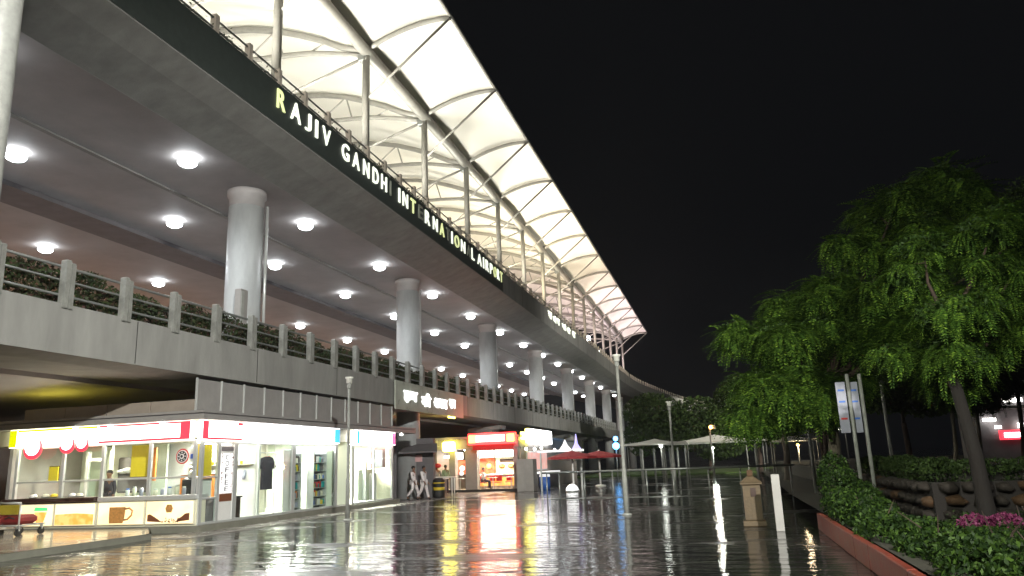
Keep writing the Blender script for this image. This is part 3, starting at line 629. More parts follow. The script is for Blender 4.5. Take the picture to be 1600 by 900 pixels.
# shop signs (boxes round the top)
def sign_y(x0, x1, m, label, edges=(), cat='sign'):
    t = thing('shop_sign', ((x0 + x1) / 2, 21, 3), label, cat)
    MB().box(x0, x1, 20.86, 21.04, 2.85, 3.44, .012).build('box', m, t)
    for (a, b, z0, z1, mm) in edges: MB().box(a, b, 20.845, 20.858, z0, z1).build('print', mm, t)
    return t
def sign_x(y0, y1, m, label, edges=()):
    t = thing('shop_sign', (-16, (y0 + y1) / 2, 3), label, 'sign')
    MB().box(-16.0, -15.84, y0, y1, 2.82, 3.44, .012).build('box', m, t)
    for (a, b, z0, z1, mm) in edges: MB().box(-15.838, -15.825, a, b, z0, z1).build('print', mm, t)
    return t
sign_y(-23.45, -19.82, 'sgn_yel', 'overexposed glowing yellow-white sign over the dark counter', [(-23.44, -23.15, 2.86, 3.43, 'sgn_yeledge'), (-23.1, -19.84, 3.36, 3.43, 'sgn_yeledge')])
t = sign_y(-19.78, -16.24, 'sgn_orng', 'glowing peach and red sign over the coffee counter', [(-19.76, -16.6, 2.855, 2.93, 'sgn_red'), (-19.76, -16.6, 3.37, 3.43, 'sgn_red'), (-16.62, -16.26, 2.855, 3.43, 'sgn_red')])
sign_x(20.9, 23.05, 'sgn_orng', 'glowing peach and red sign wrapping the shop corner', [(20.92, 21.2, 2.84, 3.42, 'sgn_red'), (21.2, 23.0, 2.83, 2.9, 'sgn_red'), (22.5, 23.03, 3.32, 3.42, 'sgn_red')])
sign_x(23.08, 26.6, 'sgn_white', 'long blank overexposed white sign over the clothes shop')
sign_x(26.64, 29.98, 'sgn_white', 'glowing white sign with a blue end and green lower edge', [(29.55, 29.97, 2.84, 3.42, 'sgn_cyan'), (26.66, 29.5, 2.83, 2.865, 'sgn_green'), (26.66, 29.5, 3.39, 3.43, 'sgn_cyan')])
sign_x(31.62, 35.85, 'sgn_white', 'glowing white sign with a pink right end, last of the row', [(35.45, 35.83, 2.84, 3.42, 'sgn_pink'), (33.5, 35.4, 2.83, 2.88, 'sgn_pink'), (31.64, 31.9, 2.84, 3.42, 'sgn_cyan')])
# round canopy lamps / drum signs on the yellow sign
for i, (x, r_) in enumerate(((-22.35, .36), (-20.95, .28), (-20.35, .24))):
    t = thing('round_sign', (x, 20.8, 2.9), 'red and white ' + ['largest round sign, leftmost under the yellow sign', 'round sign, middle one of three under the yellow sign', 'smallest round sign, rightmost of three under the yellow sign'][i], 'sign')
    n_ = 24; z0 = 2.86 if i else 2.8
    m_ = MB(); m_.tube([(x, 20.84, z0), (x, 20.76, z0)], r_, 24); m_.build('rim', 'sgn_red', t)
    m_ = MB(); m_.tube([(x + .01, 20.759, z0 + .07), (x + .01, 20.75, z0 + .07)], r_ * .84, 24); m_.build('face', 'sgn_white', t)
# small bright lamps above the signs
for i, (x, y) in enumerate(((-20.6, 20.72), (-19.2, 20.72), (-17.2, 20.72), (-15.7, 22.4), (-15.7, 36.3), (-15.7, 25.5))):
    t = thing('sign_lamp', (x, y, 3.4), ['small white lamp over the right end of the yellow sign', 'small white lamp over the peach sign, left one', 'small white lamp over the peach sign, right one', 'small white lamp above the corner sign', 'small white lamp hanging past the last shop sign', 'small white lamp above the long white sign'][i], 'lamp')
    MB().ball((x, y, 3.36), .09, 10, .7).build('bulb', 'lampsmall', t); MB().tube([(x, y, 3.42), (x, y, 3.5)], .03, 6).build('holder', 'alu', t)
# ceiling lights in the shops
for i, (x, y, dx, dy, m_) in enumerate([(-17.6, 22.4, .5, .2, 'ceil_light'), (-21.6, 22.6, .4, .2, 'warm_ceil'), (-18, 25, .7, .7, 'ceil_light'), (-17.3, 28.3, .5, .6, 'ceil_light'), (-17.6, 33, .6, .9, 'ceil_light'), (-19.5, 33.2, .6, .6, 'ceil_light'), (-17.2, 30.8, .12, .12, 'warm_ceil')]):
    t = thing('ceiling_panel_light', (x, y, 2.9), ['square ceiling light inside the coffee kiosk', 'warm ceiling light inside the juice counter', 'ceiling light inside the clothes shop', 'ceiling light inside the toy and book shop', 'front ceiling light inside the last shop', 'rear ceiling light inside the last shop', 'small warm light in the recess between shops'][i], 'light')
    MB().box(x - dx, x + dx, y - dy, y + dy, 2.9, 2.918).build('frame', 'alu', t); MB().box(x - dx + .03, x + dx - .03, y - dy + .03, y + dy - .03, 2.885, 2.899).build('panel', m_, t)
# kiosk interior
t = thing('wall_cabinet', (-18.4, 24.4, .24), 'orange and white cabinet behind the coffee counter', 'cabinet')
MB().box(-19.0, -17.3, 24.0, 24.55, .24, 1.75, .02).build('body', 'orange', t); MB().box(-19.05, -17.25, 23.95, 24.58, 1.75, 1.8).build('top', 'white', t)
t = thing('yellow_board', (-19.2, 22.2, 1.7), 'yellow hanging board at the left of the coffee counter', 'board'); MB().box(-19.6, -18.85, 22.2, 22.24, 1.75, 2.8).build('face', 'yellow', t); MB().box(-18.83, -18.6, 22.2, 22.26, 1.6, 2.7).build('edge', 'orange', t)
t = thing('wall_shelf', (-18, 24.5, 2.05), 'white wall shelf with cups behind the coffee counter', 'shelf'); MB().box(-18.6, -16.4, 24.3, 24.6, 2.02, 2.06).build('board', 'cream', t)
for i in range(12):
    x = -18.5 + i * .17; r_ = .05 + random.random() * .02; h_ = random.uniform(.1, .22)
    o = MB().lathe((x, 24.42, 2.062), [(r_ * .8, 0), (r_, h_ * .8), (r_ * .6, h_)], 10).build('cup', random.choice(['white', 'cream', 'yellow']), None); setp(o, f'{ORD[i]} pale cup from the left on the shelf behind the coffee counter', 'cup', 'cups on the kiosk shelf')
for i in range(9):
    x = -18.9 + i * .27; h_ = random.uniform(.16, .3)
    t = thing('counter_jar', (x, 21.35, 1.14), f'{ORD[i]} small lidded jar from the left on the coffee counter', 'jar', 'jars on the coffee counter')
    MB().lathe((x, 21.35, 1.145), [(.06, 0), (.065, h_ * .8), (.05, h_ * .85)], 10).build('glass', ['white', 'cream', 'bluewhite'][i % 3], t); MB().lathe((x, 21.35, 1.145 + h_ * .86), [(.055, 0), (.05, .04)], 10).build('lid', ['blue', 'alu', 'white'][i % 3], t)
t = thing('coffee_machine', (-16.9, 22.0, 1.1), 'black coffee machine with round gauge on the counter', 'coffee machine')
MB().box(-17.15, -16.7, 21.75, 22.2, 1.15, 1.62, .03).build('body', 'black', t); MB().lathe((-16.95, 21.95, 1.625), [(.1, 0), (.12, .1), (.1, .2), (.03, .26)], 12).build('hopper', 'alu', t); MB().box(-16.62, -16.4, 21.8, 22.1, 1.15, 1.6, .02).build('cup_stack', 'alu', t)
t = thing('round_emblem', (-16.62, 20.95, 2.35), 'hanging round black emblem with red rim and white rings on the kiosk window', 'sign')
for r_, yy, m_ in ((.24, 21.03, 'red'), (.2, 21.02, 'white'), (.17, 21.01, 'black'), (.08, 21.0, 'white'), (.045, 20.99, 'black')): MB().tube([(-16.62, yy, 2.33), (-16.62, yy - .009, 2.33)], r_, 24).build('ring', m_, t)
for k in range(8):
    a = k * math.pi / 4; MB().box(-16.62 + .125 * math.cos(a) - .018, -16.62 + .125 * math.cos(a) + .018, 20.99, 20.999, 2.33 + .125 * math.sin(a) - .018, 2.33 + .125 * math.sin(a) + .018).build('mark', 'white', t)
t = thing('blue_notice', (-16.4, 21.3, 2.3), 'white notice with blue mark beside the round emblem', 'notice'); MB().box(-16.5, -16.28, 21.2, 21.21, 2.15, 2.55).build('sheet', 'white', t); MB().box(-16.45, -16.33, 21.19, 21.198, 2.25, 2.4).build('mark', 'blue', t)
# juice counter interior
t = thing('dark_display', (-20.6, 23.2, 1), 'dark rounded display wall behind the juice counter', 'display'); MB().box(-21.3, -19.85, 23.3, 23.5, 1.2, 2.45, .06).build('panel', 'dwall', t)
MB().ball((-20.55, 23.2, 1.98), .22, 12, .5).ball((-20.3, 23.2, 2.02), .2, 12, .5).ball((-20.8, 23.2, 1.95), .18, 12, .5).build('white_print', 'white', t); MB().box(-20.0, -19.86, 23.2, 23.28, 1.75, 2.15).build('orange_print', 'orange', t)
t = thing('glass_door', (-22, 23.2, .2), 'aluminium framed door behind the juice counter', 'door')
for x in (-22.3, -21.6, -21.25): MB().box(x - .06, x + .06, 23.1, 23.2, .24, 2.7).build('stile', 'alu', t)
MB().box(-22.24, -21.66, 23.1, 23.2, 2.35, 2.45).build('rail', 'alu', t)
MB().box(-22.24, -21.66, 23.14, 23.15, .24, 2.35).build('pane', 'glass', t)
t = thing('orange_menu', (-23, 22.4, 1.7), 'small orange menu board at the far left of the juice counter', 'board'); MB().box(-23.15, -22.75, 22.3, 22.33, 1.72, 2.2).build('face', 'yellow', t); MB().box(-23.17, -22.73, 22.335, 22.35, 1.7, 2.22).build('frame', 'brown', t)
MB().box(-23.6, -19.8, 24.2, 24.3, .24, 2.9).build('counter_back_wall', 'green_wall', sb); MB().box(-23.75, -23.61, 21.2, 24.3, .24, 2.9).build('counter_side_wall', 'cladding', sb)
for i, x in enumerate((-22.6, -22.1, -21.75, -21.0, -20.7)):
    t = thing('tray', (x, 21.25, 1.16), f'{ORD[i]} small heaped dish from the left on the dark counter', 'dish', 'dishes on the dark counter'); MB().lathe((x, 21.25, 1.162), [(.1, 0), (.16, .03), (.17, .035)], 12).build('dish', 'alu', t)
    MB().ball((x, 21.25, 1.23), .12, 10, .6).build('heap', ['white', 'cream', 'yellow'][i % 3], t)
# COFFEE panel
t = thing('coffee_sign', (-16, 22.45, .3), 'tall white window panel lettered COFFEE downwards, dark beans around it', 'sign')
MB().box(-16.03, -16.0, 22.08, 22.83, .28, 2.66).build('backing', 'white', t)
MB().box(-15.998, -15.985, 22.14, 22.78, 1.12, 2.4).build('lit_sheet', 'poster', t)
MB().box(-15.998, -15.985, 22.14, 22.78, .86, 1.1).build('bean_band', 'beanbrown', t); MB().box(-15.998, -15.985, 22.14, 22.78, 2.48, 2.62).build('dark_band', 'dwall', t)
for i, c in enumerate('COFFEE'): glyph(c, 'x', 22.36, 22.56, 2.2 - i * .205, 2.36 - i * .205, -15.984, .006, .01, 'letter', 'dwall', t)
mb = MB()
for i in range(120):
    side = random.random(); yy = 22.15 + random.random() ** 2 * .16 if side < .5 else 22.77 - random.random() ** 2 * .16; zz = random.uniform(1.13, 2.38)
    mb.box(-15.984, -15.978, yy, yy + random.uniform(.02, .04), zz, zz + random.uniform(.015, .035))
mb.build('bean_print', 'beanbrown', t)['kind'] = 'stuff'
t = thing('yellow_window_board', (-16.2, 21.6, 1.7), 'pale yellow board inside the corner window', 'board'); MB().box(-16.25, -16.2, 21.26, 21.94, 1.7, 2.7).build('face', 'yellow', t)
MB().box(-16.22, -16.17, 21.26, 21.94, 1.03, 1.62).build('white_sheet', 'white', t)
t = thing('waste_bin', (-16.3, 21.6, .24), 'dark bin behind the lowest corner pane', 'bin'); MB().lathe((-16.32, 21.6, .24), [(.14, 0), (.18, .4), (.19, .42)], 12).build('body', 'black', t)
MB().box(-16.6, -16.5, 21.3, 22.8, .24, 1.0).build('dark_partition', 'dwall', sb)
# clothes shop
t = thing('air_conditioner', (-19.8, 26.4, 2.3), 'white wall air conditioner in the clothes shop', 'air conditioner'); MB().box(-21.08, -20.85, 23.4, 24.6, 2.1, 2.4, .03).build('body', 'white', t); MB().box(-20.848, -20.84, 23.45, 24.55, 2.12, 2.17).build('vent', 'dwall', t)
def garment(x, y, z, w_, h_, m_, label, group=None):
    t = thing('hanging_garment', (x, y, z), label, 'garment', group)
    P = [(-.5, -1), (.5, -1), (.46, -.3), (.5, -.12), (.7, -.35), (.85, -.28), (.5, .0), (.15, .04), (-.15, .04), (-.5, 0), (-.85, -.28), (-.7, -.35), (-.5, -.12), (-.46, -.3)]
    k_ = len(P); MB().add([(x + .06, y + a * w_, z + b * h_) for a, b in P] + [(x - .06, y + a * w_, z + b * h_) for a, b in P], [tuple(range(k_)), tuple(range(k_, 2 * k_))[::-1]] + [(i, (i + 1) % k_, k_ + (i + 1) % k_, k_ + i) for i in range(k_)]).build('cloth', m_, t)
    MB().tube([(x, y, z + .02), (x, y, z + .14), (x, y + .04, z + .18)], .012, 5).build('hook', 'alu', t); return t
MB_ = thing('garment_rail', (-16.6, 25.4, 2.5), 'ceiling rail holding the clothes in the shop window', 'rail'); MB().tube([(-16.5, 24.4, 2.45), (-16.5, 26.4, 2.45)], .018, 6).build('bar', 'alu', MB_)
garment(-16.6, 25.75, 2.26, .62, 1.15, 'cloth_d', 'black shirt hanging large in the clothes shop window'); garment(-16.75, 24.85, 1.9, .45, 1.1, 'bluewhite', 'pale blue-white shirt hanging left of the black shirt')
garment(-16.9, 26.25, 2.3, .3, .9, 'red', 'dark red shirt just behind the black shirt'); garment(-17.6, 25.1, 2.4, .5, .5, 'cloth_w', 'white shirt hanging high at the back of the clothes shop')
t = thing('bag', (-16.35, 23.3, 1.3), 'brown bag hanging just inside the clothes shop', 'bag'); MB().ball((-16.4, 23.3, 1.2), .2, 12, 1.3).build('body', 'orange', t); MB().tube([(-16.4, 23.2, 1.4), (-16.4, 23.3, 1.75), (-16.4, 23.4, 1.4)], .015, 5).build('strap', 'brown', t)
t = thing('red_bin', (-16.5, 23.5, .24), 'dark red crate bin standing by the clothes shop window', 'bin'); MB().box(-16.7, -16.3, 23.2, 23.75, .24, .92, .02).build('body', 'brown', t); MB().box(-16.74, -16.26, 23.16, 23.79, .92, .97).build('rim', 'black', t)
# book and toy shop shelves
cols_ = ['red', 'teal', 'blue', 'white', 'orange', 'dwall', 'bluewhite', 'yellow', 'teal', 'cream', 'brown']
def shelf(x, y0, y1, label, n_lv=6):
    t = thing('display_shelf', (x, (y0 + y1) / 2, .24), label, 'shelf')
    MB().box(x - .3, x - .28, y0, y1, .24, 2.5).build('back', 'dwall', t)
    for y in (y0, y1): MB().box(x - .28, x + .02, y - .025, y + .025, .24, 2.55).build('side', 'alu', t)
    MB().box(x - .28, x + .02, y0 + .03, y1 - .03, 2.4, 2.6).build('lit_header', 'poster', t)
    for k in range(n_lv):
        z = .34 + k * .34; MB().box(x - .28, x + .02, y0 + .025, y1 - .025, z, z + .025).build('shelf_board', 'alu', t)
        y = y0 + .06
        while y < y1 - .12:
            w_ = random.uniform(.07, .2); h_ = random.uniform(.15, .27)
            if y + w_ > y1 - .03: break
            c_k = random.choice(cols_); c_ = {'dwall': 'dark grey', 'bluewhite': 'pale blue', 'brown': 'dark brown'}.get(c_k, c_k)
            o = MB().box(x - .2, x - random.uniform(0, .08), y, y + w_ - .012, z + .026, z + .026 + h_, .006).build('packet', c_k); setp(o, f'small {c_} packet on the {label[:label.index("shelf") + 5]}', 'packet', 'packets on the shop shelves'); y += w_
shelf(-16.35, 26.95, 27.75, 'narrow display shelf at the left of the toy shop'); shelf(-16.9, 28.0, 28.6, 'dark set-back shelf in the middle of the toy shop'); shelf(-16.35, 28.75, 29.8, 'wide display shelf with teal packets at the right of the toy shop')
# last shop
t = thing('poster_stand', (-16.4, 34.6, .3), 'pink and white poster in the last shop window', 'poster'); MB().box(-16.3, -16.26, 33.95, 35.6, 1.75, 2.7).build('sheet', 'pink', t); MB().box(-16.255, -16.25, 34.05, 35.2, 1.8, 2.6).build('print', 'poster', t)
t = thing('shop_partition', (-16.9, 34.2, .3), 'pale display partition in the last shop', 'partition'); MB().box(-17.0, -16.9, 33.9, 35.7, .24, 1.7).build('board', 'green_wall', t); MB().box(-16.88, -16.7, 34.3, 34.45, .24, 2.2).build('upright', 'alu', t); MB().box(-16.7, -16.5, 34.7, 35.1, .24, 1.5, .03).build('box', 'white', t)

# ------------------------------------------------------------------ side wall, food court
dw = thing('dark_wall', (-18, 41.5, 0), 'plain dark grey wall behind the two walking people', 'wall')
MB().box(-22, -15.95, 41.4, 41.7, 0, 3.3).build('wall', 'dwall', dw); MB().add([(-17.6, 41.39, 3.0), (-15.7, 41.39, 3.0), (-15.3, 40.3, 2.55), (-17.6, 40.3, 2.55), (-17.6, 41.39, 2.92), (-15.7, 41.39, 2.92), (-15.3, 40.3, 2.47), (-17.6, 40.3, 2.47)], [(0, 1, 2, 3), (7, 6, 5, 4), (0, 3, 7, 4), (1, 5, 6, 2), (2, 6, 7, 3)]).build('awning', 'dwall', dw)
t = thing('wall_notice', (-16.9, 41.3, 2.1), 'small pink notice board on the dark wall above the walking people', 'notice'); MB().box(-17.35, -16.62, 41.33, 41.39, 2.0, 2.4).build('board', 'pink', t)
fc = thing('food_court', (-15, 48, 0), 'open-fronted food court with pale pillars and flat fascia', 'building')
FYY = 48.0
MB().box(-18.6, -12.6, FYY - .2, 68, 2.75, 3.35).build('fascia', 'cladding', fc); MB().box(-18.9, -12.45, FYY - .7, 68, 3.35, 3.5).build('roof_slab', 'apron', fc)
for x0, x1 in ((-17.35, -16.95), (-16.25, -15.45), (-13.0, -12.7)): MB().box(x0, x1, FYY - .1, FYY + .5, 0, 2.748, .01).build('pillar', 'cladding', fc)
MB().box(-18.4, -12.76, 55.5, 55.7, 0, 2.75).build('back_wall', 'cream', fc); MB().box(-18.5, -18.4, FYY + .4, 55.5, 0, 2.75).build('side_wall', 'cladding_brown', fc); MB().box(-12.75, -12.65, FYY + .6, 68, 0, 2.75).build('side_wall', 'cladding_brown', fc)
MB().box(-18.4, -12.76, FYY, 55.5, 0, .12).build('floor', 'platform', fc); MB().box(-17.7, -12.4, FYY - .12, FYY - .02, .0, .16).build('step', 'black', fc)
for i, (x0, x1) in enumerate([(-16.6, -15.2), (-15.1, -13.6)]):
    t = thing('menu_lightbox', ((x0 + x1) / 2, 51, 2.3), 'overexposed white menu board under the food court ceiling, ' + ['left', 'right'][i] + ' one', 'menu board'); MB().box(x0, x1, 50.9, 51, 2.15, 2.65, .01).build('frame', 'alu', t); MB().box(x0 + .03, x1 - .03, 50.88, 50.899, 2.18, 2.62).build('face', 'sgn_white', t)
t = thing('menu_lightbox', (-17, 51, 2.3), 'small square white lightbox seen between the two pillars', 'menu board'); MB().box(-18.1, -17.4, 50.9, 51, 2.1, 2.6, .01).build('frame', 'alu', t); MB().box(-18.07, -17.43, 50.88, 50.899, 2.13, 2.57).build('face', 'sgn_white', t)
t = thing('food_poster', (-14.7, 51, 1.6), 'big red and orange food poster behind the counter', 'poster'); MB().box(-16.7, -15.3, 51.4, 51.45, 1.0, 2.1).build('sheet', 'menu_red', t); MB().ball((-15.7, 51.36, 1.6), .18, 10).build('print', 'sgn_amber', t)
t = thing('burger_poster', (-13.5, 51, 1.6), 'poster of two brown buns beside the red poster', 'poster'); MB().box(-15.2, -13.6, 51.4, 51.45, 1.0, 2.1).build('sheet', 'lightbox', t)
for x in (-14.75, -14.1): MB().ball((x, 51.34, 1.55), .24, 12, .7).build('bun_print', 'cupbrown', t)
MB().box(-14.9, -13.9, 51.33, 51.38, 1.82, 2.05).build('dark_print', 'brown', t)
t = thing('red_lightbox', (-17, 51.3, 1.5), 'narrow red poster with white blobs between the pillars', 'poster'); MB().box(-18.1, -17.4, 51.4, 51.45, 1.1, 2.05).build('sheet', 'menu_red', t); MB().ball((-17.65, 51.34, 1.5), .2, 10).ball((-17.7, 51.34, 1.15), .16, 10).build('white_print', 'poster', t)
t = thing('food_counter', (-14, 50.4, 0), 'food counter with lit front under the posters', 'counter'); MB().box(-16.3, -13.3, 50.0, 50.6, .12, 1.0, .02).build('body', 'cladding_brown', t); MB().box(-16.35, -13.25, 49.95, 50.65, 1.0, 1.06, .01).build('top', 'alu', t); MB().box(-16.2, -13.4, 49.97, 49.995, .3, .85).build('front_light', 'lightbox_o', t)
for i, (x, y) in enumerate([(-15.9, 49.4), (-15.4, 48.9), (-14.9, 49.3), (-14.3, 48.8), (-13.7, 49.2)]):
    t = thing('red_chair', (x, y, .12), f'{ORD[i]} small red chair from the left in front of the food counter', 'chair', 'red chairs in the food court')
    MB().box(x - .2, x + .2, y - .2, y + .2, .54, .58, .01).build('seat', 'red', t); MB().box(x - .2, x + .2, y + .17, y + .2, .62, .98, .01).build('backrest', 'red', t)
    for sx in (-.17, .17):
        for sy in (-.17, .17): MB().tube([(x + sx, y + sy, .12), (x + sx, y + sy, .54)], .015, 5).build('leg', 'alu', t)
for i, (x, y) in enumerate([(-14.65, 48.75), (-13.4, 48.7), (-17.0, 49)]):
    t = thing('cafe_table', (x, y, .12), ['round cafe table near the left red chairs', 'round cafe table near the right red chairs', 'round cafe table behind the left pillar'][i], 'table'); MB().lathe((x, y, .84), [(.33, 0), (.35, .02), (.33, .04)], 16).build('top', 'alu', t); MB().tube([(x, y, .12), (x, y, .84)], .03, 6).build('leg', 'alu', t)
for i, (x0, x1) in enumerate([(-17.0, -12.6)]):
    t = thing('ceiling_panel_light', (-14.8, 50, 2.7), 'ceiling light panel of the food court', 'light'); MB().box(x0, x1, 49.6, 50.0, 2.7, 2.745).build('frame', 'alu', t); MB().box(x0 + .1, x1 - .1, 49.65, 49.95, 2.68, 2.699).build('panel', 'warm_ceil', t)
# red sign
t = thing('red_sign', (-14.1, 47.3, 3.4), 'long glowing red sign with an amber square at each end', 'sign')
MB().box(-15.7, -12.55, 46.9, 47.2, 2.95, 3.66, .03).build('box', 'sgn_redrim', t); MB().box(-15.15, -13.25, 46.87, 46.899, 3.12, 3.52).build('lit_face', 'sgn_redglow', t)
for x in (-15.62, -13.1): MB().box(x, x + .48, 46.87, 46.899, 3.08, 3.54).build('end_square', 'sgn_amber', t)
MB().box(-15.4, -12.7, 46.95, 47.2, 2.62, 2.93).build('under_box', 'red', t)
t = thing('yellow_sign', (-17.4, 47.3, 2.9), 'small glowing yellow square sign on the left pillar', 'sign'); MB().box(-17.55, -16.75, 47.2, 47.5, 2.6, 3.25, .08).build('box', 'sgn_yel2', t); MB().tube([(-18.0, 47.4, 3.35), (-18.0, 47.4, 2.95), (-17.85, 47.4, 2.95)], .03, 5).build('bracket', 'alu', t)
t = thing('yellow_lamp', (-18.5, 47.2, 3.6), 'small yellow lamp left of the yellow sign', 'lamp'); MB().ball((-18.4, 47.1, 3.3), .09, 8).build('bulb', 'sgn_yel2', t); MB().tube([(-18.4, 47.1, 3.38), (-18.4, 47.3, 3.5)], .02, 5).build('arm', 'alu', t)
t = thing('square_pier', (-12.4, 47, 0), 'pale square pier clad in grey panels right of the food court', 'pier'); MB().box(-12.4, -11.35, 46.4, 47.4, 0, 1.95, .02).build('cladding', 'apron', t); MB().box(-11.9, -11.87, 46.385, 46.399, .03, 1.93).build('joint', 'cladding', t)
# side of the food court
t = thing('white_sign', (-12.5, 53, 3.5), 'overexposed white sign with a yellow near end on the side of the food court', 'sign'); MB().box(-12.59, -12.3, 50.3, 56.6, 2.98, 3.95, .04).build('lit_face', 'sgn_white', t); MB().box(-12.58, -12.32, 49.6, 50.28, 2.98, 3.95, .03).build('yellow_end', 'sgn_yel2', t); MB().box(-12.57, -12.35, 48.3, 49.4, 3.2, 3.7, .04).build('yellow_arrow', 'sgn_yel2', t)
t = thing('side_menu', (-12.6, 53, 1.9), 'wide pale red illuminated menu on the side wall of the food court', 'menu board'); MB().box(-12.645, -12.56, 49.9, 55.8, 1.2, 2.45, .02).build('frame', 'alu', t)
for i in range(3): MB().box(-12.555, -12.54, 50.0 + i * 1.92, 51.84 + i * 1.92, 1.27, 2.38).build('panel', 'menu_pink', t)
t = thing('stall_counter', (-12.3, 53, 0), 'white-topped counter under the pale red menu', 'counter'); MB().box(-12.6, -11.9, 50.2, 57.2, .98, 1.08, .02).build('top', 'poster', t); MB().box(-12.6, -12.0, 50.3, 57, 0, .97).build('body', 'dwall', t)
t = thing('blue_drum', (-11.35, 49.5, 0), 'blue drum with white top beside the pier', 'drum'); MB().lathe((-11.35, 49.5, 0), [(.33, 0), (.36, .4), (.33, .8)], 16).build('body', 'blue', t); MB().lathe((-11.35, 49.5, .8), [(.36, 0), (.3, .22), (.05, .26)], 16).build('lid', 'poster', t)
for i, (x, y, z) in enumerate([(-18.5, 49.8, 2.55), (-18.2, 49.5, 2.3), (-17.9, 49.4, 2.3), (-12.3, 48.6, 2.6), (-12.3, 51, 2.6), (-12.3, 53, 2.7), (-12.3, 57.4, 2.6)]):
    t = thing('string_bulb', (x, y, z), f'{ORD[i]} small bare white bulb from the left among those at the stalls', 'lamp', 'bare bulbs at the stalls'); MB().ball((x, y, z), .1, 10).build('bulb', 'lampsmall', t); MB().tube([(x, y, z + .1), (x, y, z + .2)], .02, 5).build('holder', 'alu', t)
# stall left of the food court (seen past the dark wall)
t = thing('snack_stall', (-18.5, 47.5, 0), 'small stall with white counter between the dark wall and the pillar', 'stall'); MB().box(-18.6, -17.0, 46.2, 46.8, .9, 1.0, .01).build('counter_top', 'white', t); MB().box(-18.5, -17.1, 46.3, 46.7, 0, .9).build('body', 'dwall', t)
MB().box(-19.6, -18.55, 49.2, 49.3, .8, 2.6).build('back_board', 'cladding', t); MB().ball((-17.6, 46.5, 1.75), .22, 12, .7).ball((-18.0, 46.6, 1.7), .16, 12, .7).build('red_flowers', 'red', t)
# bin
t = thing('litter_bin', (-15.5, 41.0, 0), 'black litter bin with yellow labels beside the dark wall', 'bin'); MB().lathe((-15.45, 40.9, 0), [(.30, 0), (.33, .1), (.30, .5), (.30, .8), (.33, .95), (.2, 1.08)], 20).build('body', 'black', t); MB().lathe((-15.45, 40.9, 0), [(.318, .42), (.312, .58)], 20).lathe((-15.45, 40.9, 0), [(.325, .78), (.34, .84)], 20).build('label_band', 'yellow', t)
t = thing('white_table', (-15.6, 42.2, 0), 'white table behind the litter bin', 'table'); MB().box(-16.2, -15.0, 42.0, 42.6, 1.05, 1.12, .01).build('top', 'white', t)
for x in (-16.1, -15.1):
    for y in (42.08, 42.5): MB().tube([(x, y, 0), (x, y, 1.05)], .03, 6).build('leg', 'white', t)
# umbrellas
def umbrella(x, y, h, r_, label):
    t = thing('parasol', (x, y, 0), label, 'parasol'); n_ = 8
    vs = [(x, y, h + .35)] + [(x + r_ * math.cos(2 * math.pi * k / n_), y + r_ * math.sin(2 * math.pi * k / n_), h) for k in range(n_)] + [(x + r_ * math.cos(2 * math.pi * k / n_), y + r_ * math.sin(2 * math.pi * k / n_), h - .14) for k in range(n_)]
    MB().add(vs, [(0, 1 + k, 1 + (k + 1) % n_) for k in range(n_)] + [(1 + k, 9 + k, 9 + (k + 1) % n_, 1 + (k + 1) % n_) for k in range(n_)]).build('canopy', 'redcloth', t)
    MB().tube([(x, y, .1), (x, y, h + .4)], .06, 8).build('pole', 'white', t); MB().lathe((x, y, 0), [(.35, 0), (.35, .08), (.08, .14)], 16).build('base', 'white', t)
    for k in range(n_): MB().tube([(x, y, h - .25), (x + .9 * r_ * math.cos(2 * math.pi * k / n_), y + .9 * r_ * math.sin(2 * math.pi * k / n_), h - .02)], .015, 4).build('rib', 'alu', t)
umbrella(-8.6, 45, 1.98, 1.5, 'red parasol over a white glowing globe, nearer one'); umbrella(-8.1, 52, 2.0, 1.6, 'red parasol behind the nearer red parasol')
t = thing('globe_lamp', (-8.55, 44.2, 0), 'low glowing white dome lamp at the foot of the nearer parasol', 'lamp'); MB().lathe((-8.55, 44.2, .1), [(.36, 0), (.34, .12), (.2, .28), (.04, .34)], 20).build('dome', 'letter_w', t); MB().lathe((-8.55, 44.2, 0), [(.38, 0), (.38, .1)], 20).build('base', 'alu', t)
t = thing('lit_tree_ornament', (-9, 46, 2.4), 'two pointed white and violet lit cones above the parasol', 'ornament'); MB().lathe((-9.3, 46.5, 2.4), [(.4, 0), (.16, .3), (.02, .62)], 12).build('cone', 'poster', t); MB().lathe((-8.6, 46.5, 2.4), [(.3, 0), (.1, .35), (.02, .95)], 12).build('violet_cone', emis('violet', (.5, .45, 1), 1.4), t)
MB().box(-11, -8.2, 46.2, 46.8, 2.3, 2.42).build('lit_shelf', 'poster', t); MB().box(-10.9, -10.8, 46.4, 46.5, 0, 2.3).box(-8.4, -8.3, 46.4, 46.5, 0, 2.3).build('post', 'alu', t)
for i, (x, y, z) in enumerate([(-9.3, 70, 2.9), (-9.3, 70, 3.55)]):
    t = thing('blue_lamp', (x, y, z), ['lower round blue-white lamp beyond the parasols', 'upper small blue lamp beyond the parasols'][i], 'lamp'); MB().ball((x, y, z), .32 - .1 * i, 12).build('globe', 'blue_lamp', t); MB().tube([(x, y, 0) if i == 0 else (x, y, z - .3), (x, y, z - .2)], .05, 6).build('pole', 'steel', t)
